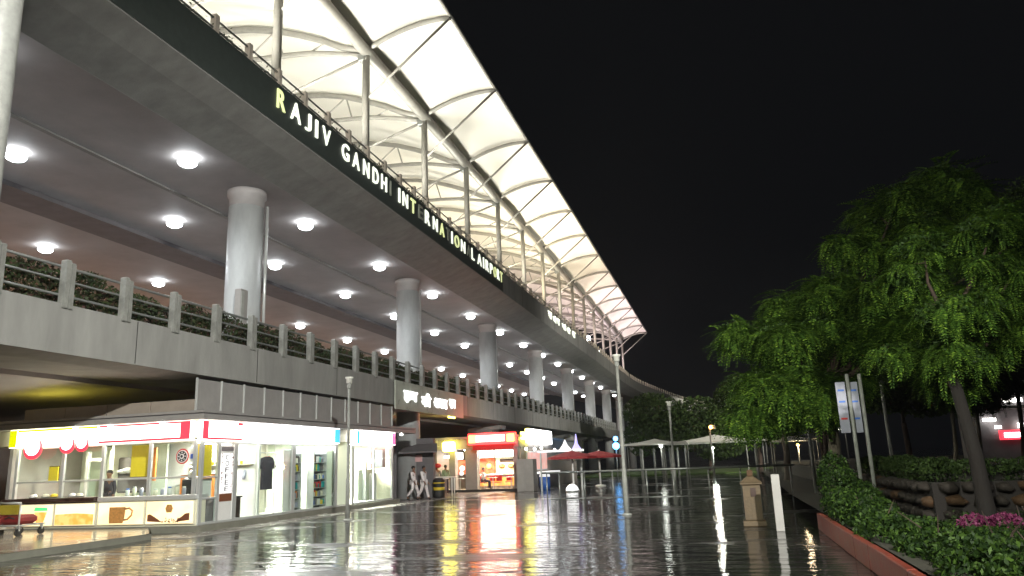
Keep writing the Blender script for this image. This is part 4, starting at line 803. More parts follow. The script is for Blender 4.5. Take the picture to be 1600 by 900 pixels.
# ------------------------------------------------------------------ railing, posts, lamp posts
rl = thing('barrier_rail', (-2, 30, 0), 'long thin metal barrier crossing the plaza with two rails', 'barrier')
MB().tube([(-7.0, 30.1, 1.31), (2.45, 29.9, 1.31)], .04, 8).build('top_rail', 'rail', rl); MB().tube([(-6.7, 30.1, .3), (1.25, 30, .3)], .02, 6).build('low_rail', 'rail', rl)
for x in (-6.8, -6.3, -5.3, -4.2, -2.9, -1.9, -.6, .55, 1.2, 2.3): MB().tube([(x, 30, 0), (x, 30, 1.3)], .028, 6).build('post', 'rail', rl)
def lamp_post(x, y, h, label, head=True, lit=False):
    t = thing('lamp_post', (x, y, 0), label, 'lamp post')
    MB().tube([(x, y, 0), (x, y, h * .28), (x, y, h * .285), (x, y, h - .3)], [.085, .075, .055, .05], 12).build('pole', 'post', t); MB().lathe((x, y, 0), [(.16, 0), (.16, .03), (.09, .06)], 16).build('base_plate', 'steel', t)
    MB().lathe((x, y, h - .42), [(.06, 0), (.08, .04), (.08, .16), (.06, .2)], 14).build('collar', 'post', t)
    MB().lathe((x, y, h - .22), [(.10, 0), (.11, .16), (.15, .18), (.15, .22)], 14).build('head', 'tent' if not lit else 'lampsmall', t)
lamp_post(-12.85, 25.0, 5.0, 'slim pale lamp post in front of the shops'); lamp_post(-3.14, 25.2, 5.15, 'tallest unlit lamp post in the middle of the wet plaza'); lamp_post(-2.24, 36.6, 4.3, 'slim unlit lamp post right of the tallest one')
t = thing('stone_lantern', (.6, 20.6, 0), 'squat sandstone pillar lantern with small dark window', 'lantern pillar')
MB().box(.33, .87, 20.33, 20.87, 0, .14, .02).build('base', 'sandstone', t); MB().box(.39, .81, 20.39, 20.81, .14, 1.0, .02).build('shaft', 'sandstone', t)
MB().box(.34, .86, 20.34, 20.86, 1.0, 1.06, .02).build('cornice', 'sandstone', t); MB().add([(.34, 20.34, 1.06), (.86, 20.34, 1.06), (.86, 20.86, 1.06), (.34, 20.86, 1.06), (.52, 20.52, 1.2), (.68, 20.52, 1.2), (.68, 20.68, 1.2), (.52, 20.68, 1.2)], [(0, 1, 5, 4), (1, 2, 6, 5), (2, 3, 7, 6), (3, 0, 4, 7), (4, 5, 6, 7)]).build('cap', 'sandstone', t)
MB().box(.53, .67, 20.53, 20.67, 1.2, 1.36, .02).build('finial', 'stone_o', t); MB().box(.57, .70, 20.37, 20.389, .72, .93).build('window', 'brown', t)
for x in (.41, .56, .73): MB().box(x, x + .05, 20.378, 20.389, .18, .66).build('rib', 'sandstone', t)
t = thing('white_post', (1.1, 19.1, 0), 'plain white square marker post', 'post'); MB().box(1.02, 1.2, 19.02, 19.2, 0, 1.27, .01).build('shaft', 'cladding', t)
def thin_post(x, y, z0, z1, r_, label): t = thing('thin_post', (x, y, z0), label, 'post'); MB().tube([(x, y, z0), (x, y, z1)], r_, 8).build('shaft', 'post', t); MB().ball((x, y, z1), r_ * 1.5, 8).build('cap', 'post', t)
thin_post(5.75, 30, .3, 4.1, .06, 'thin pale post right of the twin sign posts'); thin_post(3.1, 30, .3, 3.3, .06, 'thin pale post left of the main tree trunk')
# twin sign posts
for i, (x, y, lab) in enumerate([(3.38, 22.0, 'left sign post with a narrow pale blue-white board'), (3.72, 22.2, 'right sign post with a narrow pale blue-white board')]):
    t = thing('board_sign', (x, y, .3), lab, 'sign post'); MB().tube([(x + .02, y, .3), (x + .02, y, 3.75)], .05, 10).build('pole', 'steel', t)
    MB().box(x - .30 + i * .02, x - .06, y - .02, y + .02, 2.2, 3.55, .01).build('board', 'bluewhite', t)
    for z in (2.55, 3.0, 3.3): MB().box(x - .26, x - .1, y - .026, y - .021, z, z + .05).build('print', ['red', 'blue', 'dwall'][i + 0 if z < 3 else 1], t)
# red kerb
kb = thing('red_kerb', (2, 16, 0), 'red painted kerb slabs edging the hedge', 'kerb')
km = MB().box(0, .12, .008, 1.3, 0, .37, .015).mesh('kerb_slab', M['kerb'])
for i in range(11): o = link('kerb_slab', km, kb); o.location = (1.95 + random.uniform(-.006, .006), 5.0 + i * 1.308, random.uniform(-.008, .004))
# ------------------------------------------------------------------ plants
def bush(name, label, blobs_, n, size, m, cat='hedge', group=None):
    cen = []; tot = sum(b[3] * b[4] for b in blobs_)
    for b in blobs_:
        d = rng.normal(size=(int(n * b[3] * b[4] / tot), 3)); d /= np.linalg.norm(d, axis=1)[:, None]; d[:, 2] = np.abs(d[:, 2]) * np.where(rng.random(len(d)) < .85, 1, -1)
        r_ = rng.uniform(.8, 1.03, len(d)) + .06 * np.sin(d[:, 0] * 9 + b[0]) * np.sin(d[:, 1] * 11 + b[1]); cen.append(np.array(b[:3]) + d * r_[:, None] * np.array([b[3], b[3], b[4]]))
    V, Q = leaves(np.concatenate(cen), size); return V, Q
hp = []
for i in range(34):
    y = 6 + i * .42 + random.uniform(-.2, .2); hp.append((2.75 + random.uniform(-.2, .25) + max(0, (15 - y) * .04), y, .26 + random.uniform(-.06, .08) + (.22 if y > 17 else 0), random.uniform(.42, .62), random.uniform(.3, .42)))
for i in range(22):
    hp.append((random.uniform(3.6, 5.2), 8 + i * .27, .26, random.uniform(.4, .6), random.uniform(.14, .24)))
hp += [(2.75, 20.5, .6, .5, .75), (2.7, 21.3, .9, .45, .8), (3.2, 21.2, .4, .6, .6)]
t = thing('front_hedge', (3, 14, .3), 'leafy bright green hedge spilling over the red kerb', 'hedge'); V, Q = bush('h', '', hp, 52000, .085, 'hedge'); o = fast('foliage', V, Q, 'hedge', t); o['kind'] = 'stuff'
mb = MB()
for i in range(30): b_ = random.choice(hp); mb.tube([(b_[0], b_[1], .28), (b_[0] + random.uniform(-.2, .2), b_[1], .55), (b_[0] + random.uniform(-.4, .4), b_[1] + random.uniform(-.3, .3), .85)], [.02, .014, .006], 4)
mb.build('stems', 'bark', t)['kind'] = 'stuff'
# pink flowering shrub
t = thing('flowering_shrub', (4.0, 12.2, .3), 'shrub with magenta-pink blossom clusters at the lower right', 'shrub')
V, Q = bush('f', '', [(3.6, 13.4, .58, .24, .16), (3.15, 13.0, .42, .16, .12), (3.95, 13.2, .62, .22, .14), (3.3, 12.2, .34, .2, .1)], 1500, .06, 'flower'); o = fast('blossom', V, Q, 'flower', t); o['kind'] = 'stuff'
V, Q = bush('f', '', [(3.7, 13.1, .35, .6, .22)], 3500, .08, 'hedge'); o = fast('foliage', V, Q, 'hedge', t); o['kind'] = 'stuff'
# stone retaining wall
wl = thing('rubble_wall', (6, 17.6, 0), 'low dark rubble stone retaining wall behind the hedge', 'wall')
MB().box(4.05, 16, 17.62, 18.0, 0, 1.04).build('core', 'mortar', wl); MB().box(4.05, 4.4, 18.004, 27, 0, 1.03).build('core', 'mortar', wl)
setp(MB().box(4.404, 40, 18.004, 76, .2, 1.0).build('raised_bed', 'soil'), 'raised dark soil behind the stone wall', kind='structure')
stm = []
for k in range(8):
    m_ = MB(); n_ = random.choice((5, 6, 7)); pr = [(math.cos(2 * math.pi * i / n_ + random.uniform(-.25, .25)) * random.uniform(.85, 1.1), math.sin(2 * math.pi * i / n_ + random.uniform(-.2, .2)) * random.uniform(.8, 1.05)) for i in range(n_)]
    m_.add([(a, 0, b) for a, b in pr] + [(a * .92, -.09, b * .92) for a, b in pr] + [(a * .6, -.15 - random.random() * .05, b * .6) for a, b in pr], [tuple(range(2 * n_, 3 * n_))[::-1]] + [(j * n_ + i, (j + 1) * n_ + i, (j + 1) * n_ + (i + 1) % n_, j * n_ + (i + 1) % n_) for j in range(2) for i in range(n_)], True)
    stm.append(m_.mesh('stone', M['stone'])); m2 = stm[-1].copy(); m2.materials.clear(); m2.materials.append(M['stone_o']); stm.append(m2)
def stones(n_len, place):
    for r_ in range(3):
        d = random.uniform(0, .2)
        while d < n_len:
            w_ = random.uniform(.28, .62); o = link('stone', stm[2 * random.randrange(8) + (1 if random.random() < .14 else 0)], wl); o.scale = (w_ * .52, 1, random.uniform(.125, .15)); place(o, d + w_ / 2, .40 + r_ * .265 + random.uniform(-.015, .015)); d += w_ * 1.04
def front_(o, d, z): o.location = (4.05 + d, 17.62, z); o.rotation_euler = (0, random.uniform(-.1, .1), 0)
def side_(o, d, z): o.location = (4.05, 17.6 + d, z); o.rotation_euler = (0, random.uniform(-.1, .1), -math.pi / 2)
stones(11.5, front_); stones(9, side_)
hp2 = [(4.4 + i * .5, 18.15 + random.uniform(-.1, .15), 1.22, random.uniform(.32, .45), random.uniform(.25, .36)) for i in range(24)] + [(4.4 + random.uniform(-.1, .1), 18.4 + i * .5, 1.22, random.uniform(.32, .42), random.uniform(.25, .36)) for i in range(18)]
t = thing('back_hedge', (8, 18.2, 1), 'dark clipped hedge along the top of the stone wall', 'hedge'); V, Q = bush('h', '', hp2, 30000, .08, 'leafdark'); o = fast('foliage', V, Q, 'leafdark', t); o['kind'] = 'stuff'
# near planting between hedge and wall
cen = np.stack([rng.uniform(4, 14, 16000), rng.uniform(8, 17.3, 16000), .3 + rng.random(16000) ** 2 * .22], 1)
V, Q = leaves(cen, .10); o = fast('ground_cover', V, Q, 'leafdark'); setp(o, 'low dark ground cover in front of the stone wall', 'ground cover', None, 'stuff')

A = []
for (x, y, z, rx, rz, n_) in [(1.4, 24, 5.2, 1.1, .5, 2), (2.0, 24, 4.2, 1.3, .6, 3), (3.4, 24, 6.3, 1.7, .8, 5), (4.0, 24, 6.6, 1.3, .9, 4), (2.4, 24, 5.2, 1.3, .6, 5), (3.0, 24, 5.4, 1.5, .6, 5), (5.0, 24.2, 5.9, 1.5, .7, 5), (6.2, 24.5, 5.0, 1.5, .7, 4), (7.4, 25, 5.6, 1.4, .8, 4), (5.8, 24.5, 7.9, 1.6, .6, 4), (2.2, 24, 3.6, 1.1, .4, 3), (1.5, 24, 3.2, .9, .4, 4), (2.4, 24, 3.3, 1.1, .35, 4), (1.4, 24, 3.6, .8, .5, 2), (4.0, 24, 4.9, 1.6, .9, 4), (5.0, 24.4, 7.5, 1.7, .8, 4), (6.0, 24.6, 9.0, 1.9, .5, 4), (7.4, 24.6, 9.2, 1.5, .5, 3), (3.1, 24.3, 3.8, 1.3, .4, 3), (6.6, 25, 6.6, 1.6, .9, 3), (8.4, 25, 7.6, 1.4, .8, 3)]:
    for k in range(n_):
        A.append((x + random.uniform(-.75, .75) * rx, y + random.uniform(-.8, .8) * rx, z + random.uniform(-.8, .8) * rz, random.uniform(.45, .8), random.uniform(.22, .4)))
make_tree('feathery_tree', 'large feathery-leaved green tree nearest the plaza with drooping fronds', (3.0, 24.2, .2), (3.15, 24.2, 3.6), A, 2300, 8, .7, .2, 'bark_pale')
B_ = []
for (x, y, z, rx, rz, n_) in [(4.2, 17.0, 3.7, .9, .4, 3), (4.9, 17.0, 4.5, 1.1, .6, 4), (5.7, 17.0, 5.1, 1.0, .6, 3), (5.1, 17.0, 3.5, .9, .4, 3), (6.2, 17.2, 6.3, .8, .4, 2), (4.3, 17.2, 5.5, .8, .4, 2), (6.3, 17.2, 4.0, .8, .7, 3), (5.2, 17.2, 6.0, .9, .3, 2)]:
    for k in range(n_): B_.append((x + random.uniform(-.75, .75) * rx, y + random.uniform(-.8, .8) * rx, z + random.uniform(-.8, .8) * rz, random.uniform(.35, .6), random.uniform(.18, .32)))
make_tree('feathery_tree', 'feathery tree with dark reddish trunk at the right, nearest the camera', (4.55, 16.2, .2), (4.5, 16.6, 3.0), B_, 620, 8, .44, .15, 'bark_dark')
make_tree('feathery_tree', 'dark tall tree at the right edge behind the other two', (10.5, 27, 1.0), (10.4, 27, 4), [(9.6, 27, 8, 1.4, .8), (11.5, 27, 9.6, 1.8, .8), (9.2, 27, 6, 1.4, .8), (12.5, 27, 7, 1.6, 1.2), (10.5, 27, 5, 1.6, .8), (12.8, 27.5, 10.6, 1, .6)], 700, 7, .6, .22, 'bark', 'leafdark')
bgt = [('bushy dark tree left of the tents, in front of the far ramp', (-6.4, 86, 0), [(-7.2, 86, 6.6, 3.3, 2.2), (-8.3, 86, 4.2, 2.2, 2.4), (-5, 86, 4.6, 3, 2.3)]),
       ('bushy dark tree behind the right tent', (-1.5, 88, 0), [(-2.4, 88, 6.2, 3.2, 2.2), (.8, 88, 5.4, 3, 2.2), (-.5, 88, 3.2, 3.5, 2)]),
       ('dark tree behind the plaza, right of the far ramp', (3, 70, 0), [(2.4, 70, 6.6, 2.8, 2), (4.6, 70, 5.4, 2.6, 2), (3.2, 70, 3.8, 2.8, 1.5)]),
       ('dark tree just behind the main trunk', (6, 52, 0), [(4.4, 52, 5.0, 2.2, 1.6), (7.0, 52, 5.4, 2.6, 1.9), (5.5, 52, 7.0, 2.2, 1.3)]),
       ('dark tree behind the thin pale post', (10.5, 50, 0), [(9.5, 50, 5.6, 2.6, 1.8), (11.8, 50, 5.2, 2.4, 1.7), (10.5, 50, 7.5, 2.4, 1.4)]),
       ('dark tree behind the nearest trunk', (15, 50, 0), [(14, 50, 6.8, 2.8, 1.8), (16.4, 50, 7.4, 2.6, 2), (18.5, 50, 6.5, 2.4, 1.8)]),
       ('pale-trunked tree between the two tents and the main tree', (3.3, 45, .2), [(3.0, 45, 4.8, 1.6, 1.1), (4.2, 45, 5.4, 1.5, 1.2)])]
for i, (lab, base, bl) in enumerate(bgt): make_tree('background_tree', lab, base, (base[0], base[1], 3.2), bl, 7000, 0, .42, .2, 'bark_pale' if i == 6 else 'bark', 'leafdark', None, None, .3)
# extra slender trunks seen under the crowns
for i, (x, y, r_, h_, lab) in enumerate([(4.6, 40, .13, 3.6, 'slender dark trunk between the post and the main trunk'), (9.2, 36, .1, 3.4, 'slender pale leaning trunk right of the thin post'), (10.4, 37, .09, 3.2, 'second slender pale trunk right of the thin post'), (12.4, 38, .12, 4, 'slender dark trunk near the red lit sign')]):
    make_tree('young_tree', lab, (x, y, .2), (x + .3, y, h_), [(x + .4, y, h_ + 1.0, 1.3, .9)], 300, 6, .5, r_, 'bark_pale' if i in (1, 2) else 'bark', 'leafdark')
# ------------------------------------------------------------------ tents
def tent(cx, cy, hw, hd, ze, zp, label, lamp=False):
    t = thing('tensile_tent', (cx, cy, 0), label, 'tent'); n_ = 12; vs = []
    for j in range(n_ + 1):
        for i in range(n_ + 1):
            u = i / n_ * 2 - 1; v = j / n_ * 2 - 1; r_ = min(1, max(abs(u), abs(v))); z = ze + (zp - ze) * (1 - r_) ** 1.5 + .12 * (abs(u * v)) ; vs.append((cx + u * hw, cy + v * hd, z))
    MB().add(vs, [(j * (n_ + 1) + i, j * (n_ + 1) + i + 1, (j + 1) * (n_ + 1) + i + 1, (j + 1) * (n_ + 1) + i) for j in range(n_) for i in range(n_)], True).build('fabric', 'tent', t)
    for (a, b_, c, d) in ((-1, -1, 1, -1), (1, -1, 1, 1), (-1, 1, 1, 1), (-1, -1, -1, 1)): MB().tube([(cx + a * hw, cy + b_ * hd, ze), (cx + c * hw, cy + d * hd, ze)], .05, 6).build('eave_tube', 'tent', t)
    for a in (-.96, .96):
        for b_ in (-.96, .96): MB().tube([(cx + a * hw, cy + b_ * hd, 0), (cx + a * hw, cy + b_ * hd, ze)], .03, 8).build('pole', 'post', t)
    return t
tent(-.6, 66.5, 4.1, 2.6, 2.8, 3.45, 'brightly lit white tensile tent, right one'); tent(-5.1, 61.5, 2.5, 2.2, 2.75, 3.2, 'dimmer cream tensile tent, left of the bright one')
tent(5.2, 62, 1.6, 1.5, 2.6, 3.05, 'small cream tent half hidden behind the trees')
t = thing('tent_lamp', (-.85, 63.6, 3.6), 'small orange lamp on the pole in front of the bright tent', 'lamp'); MB().ball((-.75, 63.3, 3.95), .16, 10).build('bulb', 'amber_lamp', t); MB().tube([(-.85, 63.6, 0), (-.85, 63.6, 4.0)], .07, 8).build('pole', 'post', t); MB().box(-.6, -.4, 63.3, 63.4, 3.8, 4.1).build('housing', 'tent', t)
def glow(t, loc, e, c, size=.2):
    l = bpy.data.lights.new('lamp', 'POINT'); l.energy = e; l.color = c; l.shadow_soft_size = size; o = bpy.data.objects.new('lamp', l); COL.objects.link(o); o.parent = t; o.location = Vector(loc) - Vector(t.location)
t = thing('tent_light', (-.8, 65.6, 2.2), 'round light shining up into the bright tent', 'lamp'); MB().ball((-.8, 65.6, 2.35), .12, 10).build('bulb', 'lampsmall', t); MB().tube([(-.8, 65.6, 0), (-.8, 65.6, 2.25)], .04, 6).build('pole', 'post', t); glow(t, (-.8, 65.2, 2.45), 420, (.95, 1, .9))
t = thing('tent_light', (-4.5, 60.4, 2.4), 'round white lamp under the left tent', 'lamp'); MB().ball((-4.5, 59.6, 2.6), .17, 12).build('bulb', 'poster', t); MB().tube([(-4.5, 59.6, 0), (-4.5, 59.6, 2.4)], .04, 6).build('pole', 'post', t); glow(t, (-4.5, 59.3, 2.4), 30, (.95, 1, .9))
t = thing('path_light', (5.0, 61, 2.2), 'small warm lamp under the half hidden tent', 'lamp'); MB().ball((5.4, 60.6, 2.3), .12, 10).build('bulb', 'amber_lamp', t); MB().tube([(5.4, 60.6, 0), (5.4, 60.6, 2.2)], .04, 6).build('pole', 'post', t); glow(t, (5.4, 60.4, 2.1), 90, (1, .8, .5))
for i, (x, y) in enumerate([(-5.6, 66), (-4.9, 67), (-4.0, 63), (-3.7, 66.5), (-3.2, 70), (-6.5, 64), (-7.2, 72), (2.2, 56)]):
    t = thing('slim_bollard_pole', (x, y, 0), f'{ORD[i]} slim pale pole among those near the tents', 'pole', 'slim poles near the tents'); MB().tube([(x, y, 0), (x, y, 2.5)], .09, 8).build('shaft', 'post', t)
t = thing('far_lamp', (2, 100, 5), 'tiny orange lamp far beyond the tents', 'lamp'); MB().ball((2.3, 80, 4.6), .11, 8).build('bulb', 'amber_lamp', t); MB().tube([(2.3, 80, 0), (2.3, 80, 4.5)], .05, 5).build('pole', 'steel', t)
t = thing('park_lamp', (3.4, 25.5, 4.2), 'white lamp glowing through the leaves of the main tree', 'lamp'); MB().ball((3.55, 26.2, 5.1), .16, 10).build('globe', 'lampsmall', t); MB().tube([(3.55, 26.2, .3), (3.55, 26.2, 5.0)], .05, 8).build('pole', 'post', t); glow(t, (3.55, 25.9, 5.1), 40, (1, 1, .9))
# far lit stalls at the right edge
t = thing('far_kiosk', (15, 46, 0), 'far kiosk with white lit strips and a red sign at the right edge', 'kiosk')
MB().box(13.4, 19, 46.5, 50, .3, 3.6).build('wall', 'dwall', t); MB().box(14.3, 16.5, 46.3, 46.48, 2.0, 2.5).build('red_sign', 'sgn_red', t); MB().box(14.5, 16.5, 46.2, 46.29, 2.12, 2.36).build('white_lettering', 'sgn_white', t)
for x0, x1, z0, z1 in ((13.6, 14.2, 3.0, 3.16), (14.6, 15.6, 3.95, 4.15), (13.3, 13.7, 4.6, 4.72), (13.6, 14.5, 3.95, 4.05), (15.2, 15.8, 2.6, 2.85), (14.1, 14.4, 2.6, 2.75)): MB().box(x0, x1, 46.2, 46.3, z0, z1).build('light_strip', 'lampsmall', t)
MB().box(13.2, 19, 46.0, 50, 3.6, 3.75).build('roof', 'steel', t); MB().box(13.25, 16.5, 46.35, 46.45, 3.76, 4.9).build('parapet', 'dwall', t)

# ------------------------------------------------------------------ luggage trolley
t = thing('luggage_trolley', (-20.4, 18.9, .16), 'steel luggage trolley with yellow panel and red bags at the left edge', 'trolley')
Z0 = .165
for x in (-21.05, -20.25):
    for y in (18.6, 19.4):
        MB().tube([(x, y, Z0 + .11), (x + .05, y, Z0 + .11)], .11, 16).build('wheel', 'black', t); MB().box(x - .02, x + .08, y - .02, y + .02, Z0 + .15, Z0 + .3).build('fork', 'steel', t)
MB().tube([(-21.03, 18.6, Z0 + .3), (-21.03, 18.6, Z0 + .95)], .025, 8).tube([(-20.22, 18.6, Z0 + .3), (-20.22, 18.6, Z0 + .95)], .025, 8).tube([(-21.03, 18.6, Z0 + .3), (-20.22, 18.6, Z0 + .3), (-20.22, 19.5, Z0 + .3), (-21.03, 19.5, Z0 + .3), (-21.03, 18.6, Z0 + .3)], .022, 8).tube([(-21.03, 18.6, Z0 + .95), (-20.22, 18.6, Z0 + .95)], .03, 8).build('frame', 'alu', t)
MB().box(-21.0, -20.25, 18.56, 18.6, Z0 + .62, Z0 + .9, .01).build('yellow_panel', 'dull_yellow', t)
t = thing('red_bag', (-20.6, 19, .5), 'dark red bag lying on the trolley', 'bag'); MB().box(-20.95, -20.3, 18.65, 19.3, Z0 + .33, Z0 + .6, .08).build('body', 'dull_red', t); MB().tube([(-20.8, 18.64, Z0 + .5), (-20.62, 18.6, Z0 + .55), (-20.45, 18.64, Z0 + .5)], .02, 6).build('handle', 'black', t)
t = thing('red_suitcase', (-21.7, 19, .5), 'red suitcase left of the trolley', 'suitcase'); MB().box(-22.2, -21.15, 18.7, 19.1, Z0 + .3, Z0 + .85, .06).build('body', 'dull_red', t); MB().box(-22.3, -21.1, 18.6, 19.3, Z0 + .18, Z0 + .28).build('base_tray', 'alu', t); MB().box(-22.1, -21.9, 18.7, 19.1, Z0 + .004, Z0 + .18).box(-21.5, -21.3, 18.7, 19.1, Z0 + .004, Z0 + .18).build('foot', 'black', t)

# ------------------------------------------------------------------ people
def skin_mesh(name, verts, edges, radii, m, parent, lvl=1):
    me = bpy.data.meshes.new(name); me.from_pydata(verts, edges, []); me.materials.append(M[m]); o = link(name, me, parent, world=False)
    sk = o.modifiers.new('skin', 'SKIN'); sk.use_smooth_shade = True
    if not me.skin_vertices: me.attributes  # layer is made by the modifier call below
    bpy.context.view_layer.objects.active = o
    if not me.skin_vertices:
        with bpy.context.temp_override(object=o, active_object=o): bpy.ops.mesh.customdata_skin_add()
    for i, r_ in enumerate(radii): me.skin_vertices[0].data[i].radius = (r_, r_) if not isinstance(r_, tuple) else r_
    me.skin_vertices[0].data[0].use_root = True
    sb_ = o.modifiers.new('sub', 'SUBSURF'); sb_.levels = lvl; sb_.render_levels = lvl
    dg = bpy.context.evaluated_depsgraph_get(); me2 = bpy.data.meshes.new_from_object(o.evaluated_get(dg)); o.modifiers.clear(); o.data = me2
    return o
def person(loc, rz, label, pose, top='cloth_w', bottom='cloth_w', turn=0):
    t = thing('person', loc, label, 'person', None, rz)
    # joints (x forward, y left)
    hip = 0.92 if pose != 'sit' else .55
    if pose == 'walk': legs = [[(0, .10, hip), (.18, .10, .52), (.30, .10, .10), (.44, .10, .04)], [(0, -.10, hip), (-.02, -.10, .50), (-.34, -.10, .17), (-.26, -.10, .04)]]
    elif pose == 'walk2': legs = [[(0, .10, hip), (.12, .10, .50), (.22, .10, .10), (.35, .10, .04)], [(0, -.10, hip), (-.10, -.10, .50), (-.36, -.10, .14), (-.26, -.10, .04)]]
    elif pose == 'sit': legs = [[(0, .10, hip), (.42, .12, .52), (.42, .12, .08), (.56, .12, .04)], [(0, -.10, hip), (.42, -.12, .52), (.42, -.12, .08), (.56, -.12, .04)]]
    else: legs = [[(0, .09, hip), (.02, .10, .50), (0, .11, .08), (.14, .12, .04)], [(0, -.09, hip), (.02, -.10, .50), (0, -.11, .08), (.14, -.12, .04)]]
    sh = hip + .50; sw = .5 if pose.startswith('walk') else .1
    arms = [[(0, .19, sh), (-.10 * sw * 2, .25, sh - .29), (.06 + .1 * sw, .25, sh - .54)], [(0, -.19, sh), (.05, -.25, sh - .29), (.22 * sw + .08, -.24, sh - .52)]]
    V = [(0, 0, hip), (0, 0, hip + .22), (0, 0, sh - .06), (0, 0, sh + .05), (.01, 0, sh + .13), (.02, 0, sh + .22), (.02, 0, sh + .30)]
    R = [(.13, .10), (.12, .09), (.15, .10), .06, .055, .085, .075]; E = [(0, 1), (1, 2), (2, 3), (3, 4), (4, 5), (5, 6)]
    V.append((.11, 0, sh + .2)); R.append(.014); E.append((5, len(V) - 1))        # nose
    for s_ in (1, -1): V.append((.02, s_ * .095, sh + .2)); R.append(.016); E.append((5, len(V) - 1))   # ears
    for L_ in legs:
        p = 0
        for q, r_ in zip(L_, (.085, .058, .038, .03)): V.append(q); R.append(r_); E.append((p, len(V) - 1)); p = len(V) - 1
    for A_ in arms:
        p = 2
        for q, r_ in zip(A_, (.055, .04, .027)): V.append(q); R.append(r_); E.append((p, len(V) - 1)); p = len(V) - 1
        w_ = Vector(A_[2]); d = (w_ - Vector(A_[1])).normalized(); palm = w_ + d * .07; V.append(tuple(palm)); R.append(.028); E.append((p, len(V) - 1)); pp = len(V) - 1
        for k, ln in enumerate((.07, .085, .08, .06)):
            a = palm + Vector((.03 - .02 * k, 0, 0)) + d * .03; V.append(tuple(a)); R.append(.009); E.append((pp, len(V) - 1)); V.append(tuple(a + d * ln * .7 + Vector((.012, 0, 0)))); R.append(.007); E.append((len(V) - 2, len(V) - 1))
        V.append(tuple(w_ + d * .05 + Vector((.05, 0, 0)))); R.append(.01); E.append((p, len(V) - 1))
    skin_mesh('body', V, E, R, 'skin', t)
    # shirt
    V = [(0, 0, hip - (.12 if top == 'cloth_w' else 0)), (0, 0, hip + .22), (0, 0, sh - .05), (0, 0, sh + .045)]; R = [(.17, .14), (.16, .13), (.17, .125), .075]; E = [(0, 1), (1, 2), (2, 3)]
    for A_ in arms:
        a0, a1, a2 = A_; V += [a0, a1, tuple(Vector(a1).lerp(Vector(a2), .75))]; R += [.075, .058, .05]; k = len(V); E += [(2, k - 3), (k - 3, k - 2), (k - 2, k - 1)]
    skin_mesh('shirt', V, E, R, top, t)
    V = [(0, 0, hip)]; R = [(.15, .12)]; E = []
    for L_ in legs:
        a0, a1, a2, a3 = L_; V += [a0, a1, a2]; R += [.11, .085, .07]; k = len(V); E += [(0, k - 3), (k - 3, k - 2), (k - 2, k - 1)]
    skin_mesh('trousers', V, E, R, bottom, t)
    for L_ in legs:
        a2, a3 = L_[2], L_[3]; MB().ball(((a2[0] + a3[0]) / 2 + .02, a3[1], .045), .075, 10, .6).build('shoe', 'black', t, world=False)
    m_ = MB(); m_.ball((-.005, 0, sh + .27), .108, 12, .95); m_.build('hair', 'hair', t, world=False)
    return t
person((-16.35, 39.4, 0), math.radians(-5), 'person in white kurta and trousers walking right, left one of the pair', 'walk')
person((-15.62, 39.1, 0), math.radians(-10), 'person in white shirt and trousers walking right, right one of the pair', 'walk2')
person((-20.35, 22.1, .24), math.radians(-90), 'person with dark clothes behind the dark juice counter', 'stand', 'cloth_d', 'cloth_d')
person((-17.45, 22.6, .24), math.radians(-90), 'person in white behind the coffee counter', 'stand', 'cloth_w', 'cloth_d')
person((-15.35, 48.9, .12), math.radians(0), 'person in pale shirt seated at the food court table', 'sit', 'tent', 'cloth_d')
person((-17.95, 47.2, 0), math.radians(-70), 'person in grey standing behind the snack stall counter', 'stand', 'cladding', 'cloth_d')
person((-17.35, 47.2, 0), math.radians(80), 'person in green shirt standing with back turned near the left pillar', 'stand', 'cloth_g', 'cloth_d')

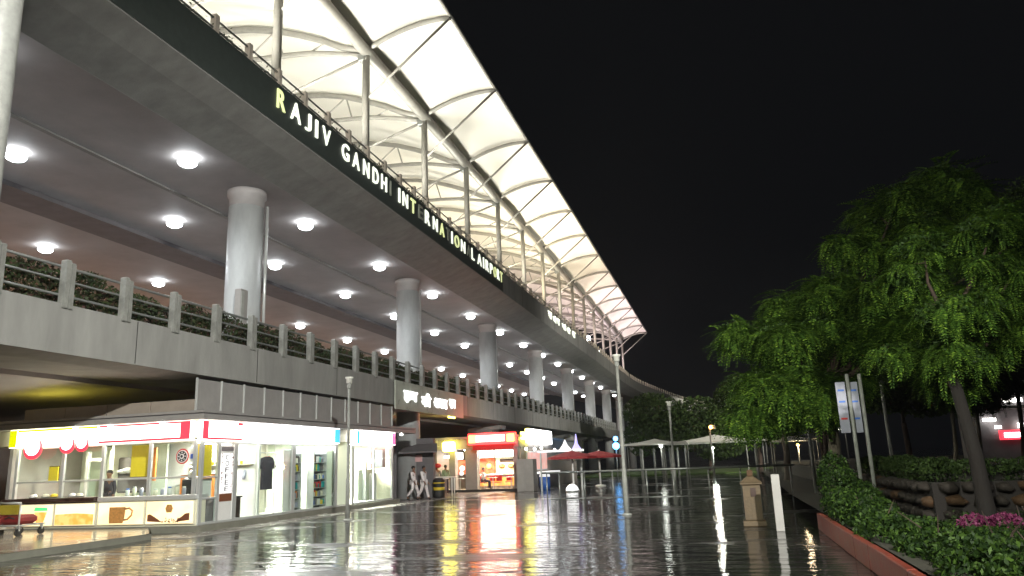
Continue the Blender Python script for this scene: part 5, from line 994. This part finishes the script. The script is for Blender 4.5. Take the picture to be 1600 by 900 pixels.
t = thing('added_roof_light', (-22.3, 21.5, 3.8), 'yellow tube added on the flat roof to wash the deck underside', 'light'); MB().tube([(-23.0, 21.5, 3.9), (-21.6, 21.5, 3.9)], .05, 8).build('tube', emis('added_yellow_glow', (1, .85, .1), 22), t); MB().box(-23.1, -21.5, 21.45, 21.55, 3.745, 3.82).build('batten', 'alu', t)  # added lamp, puts the yellow glow on the deck underside
for i, y in enumerate((8, 19, 30)):
    t = thing('underdeck_fill_light', (-30, y, 4.4), f'{ORD[i]} added warm light under the lower deck, behind the shops', 'light', 'fill lights added under the lower deck'); MB().box(-30.4, -29.6, y - .1, y + .1, 3.6, 3.68, .02).build('tube', emis('added_warm_fill_glow', (1, .72, .5), 30), t); MB().box(-30.02, -29.98, y - .02, y + .02, 3.68, 4.44).build('hanger', 'steel', t)  # added lamps that brighten the underside of the lower deck

for loc, e, c in (((-14.1, 46.5, 4.0), 110, (1, .12, .1)), ((-17.1, 46.8, 3.7), 18, (1, .8, .1))):
    nm_ = 'red_sign' if e == 110 else 'yellow_sign'; glow(bpy.data.objects[nm_], loc, e, c, .25)
t = thing('underdeck_fill_light', (-24, 43.5, 4.4), 'fourth added warm light under the lower deck, behind the dark wall', 'light', 'fill lights added under the lower deck'); MB().box(-20.4, -19.6, 43.4, 43.6, 3.8, 3.88, .02).build('tube', bpy.data.materials['added_warm_fill_glow'], t); MB().box(-20.02, -19.98, 43.48, 43.52, 3.88, 4.5).build('hanger', 'steel', t)  # one more added lamp for the deck underside
if HAZE:
    hz = MB().box(-60, 60, -14, 420, -1, 34).build('haze', 'white'); hz['kind'] = 'stuff'; hz['label'] = 'thin wet night haze over the plaza'
    m = bpy.data.materials.new('haze_volume'); m.use_nodes = True; m.node_tree.nodes.remove(m.node_tree.nodes['Principled BSDF'])
    v = m.node_tree.nodes.new('ShaderNodeVolumePrincipled'); v.inputs['Density'].default_value = HAZE; v.inputs['Anisotropy'].default_value = .75; v.inputs['Color'].default_value = (.95, .96, 1, 1)
    m.node_tree.links.new(v.outputs[0], m.node_tree.nodes['Material Output'].inputs['Volume']); hz.data.materials[0] = m
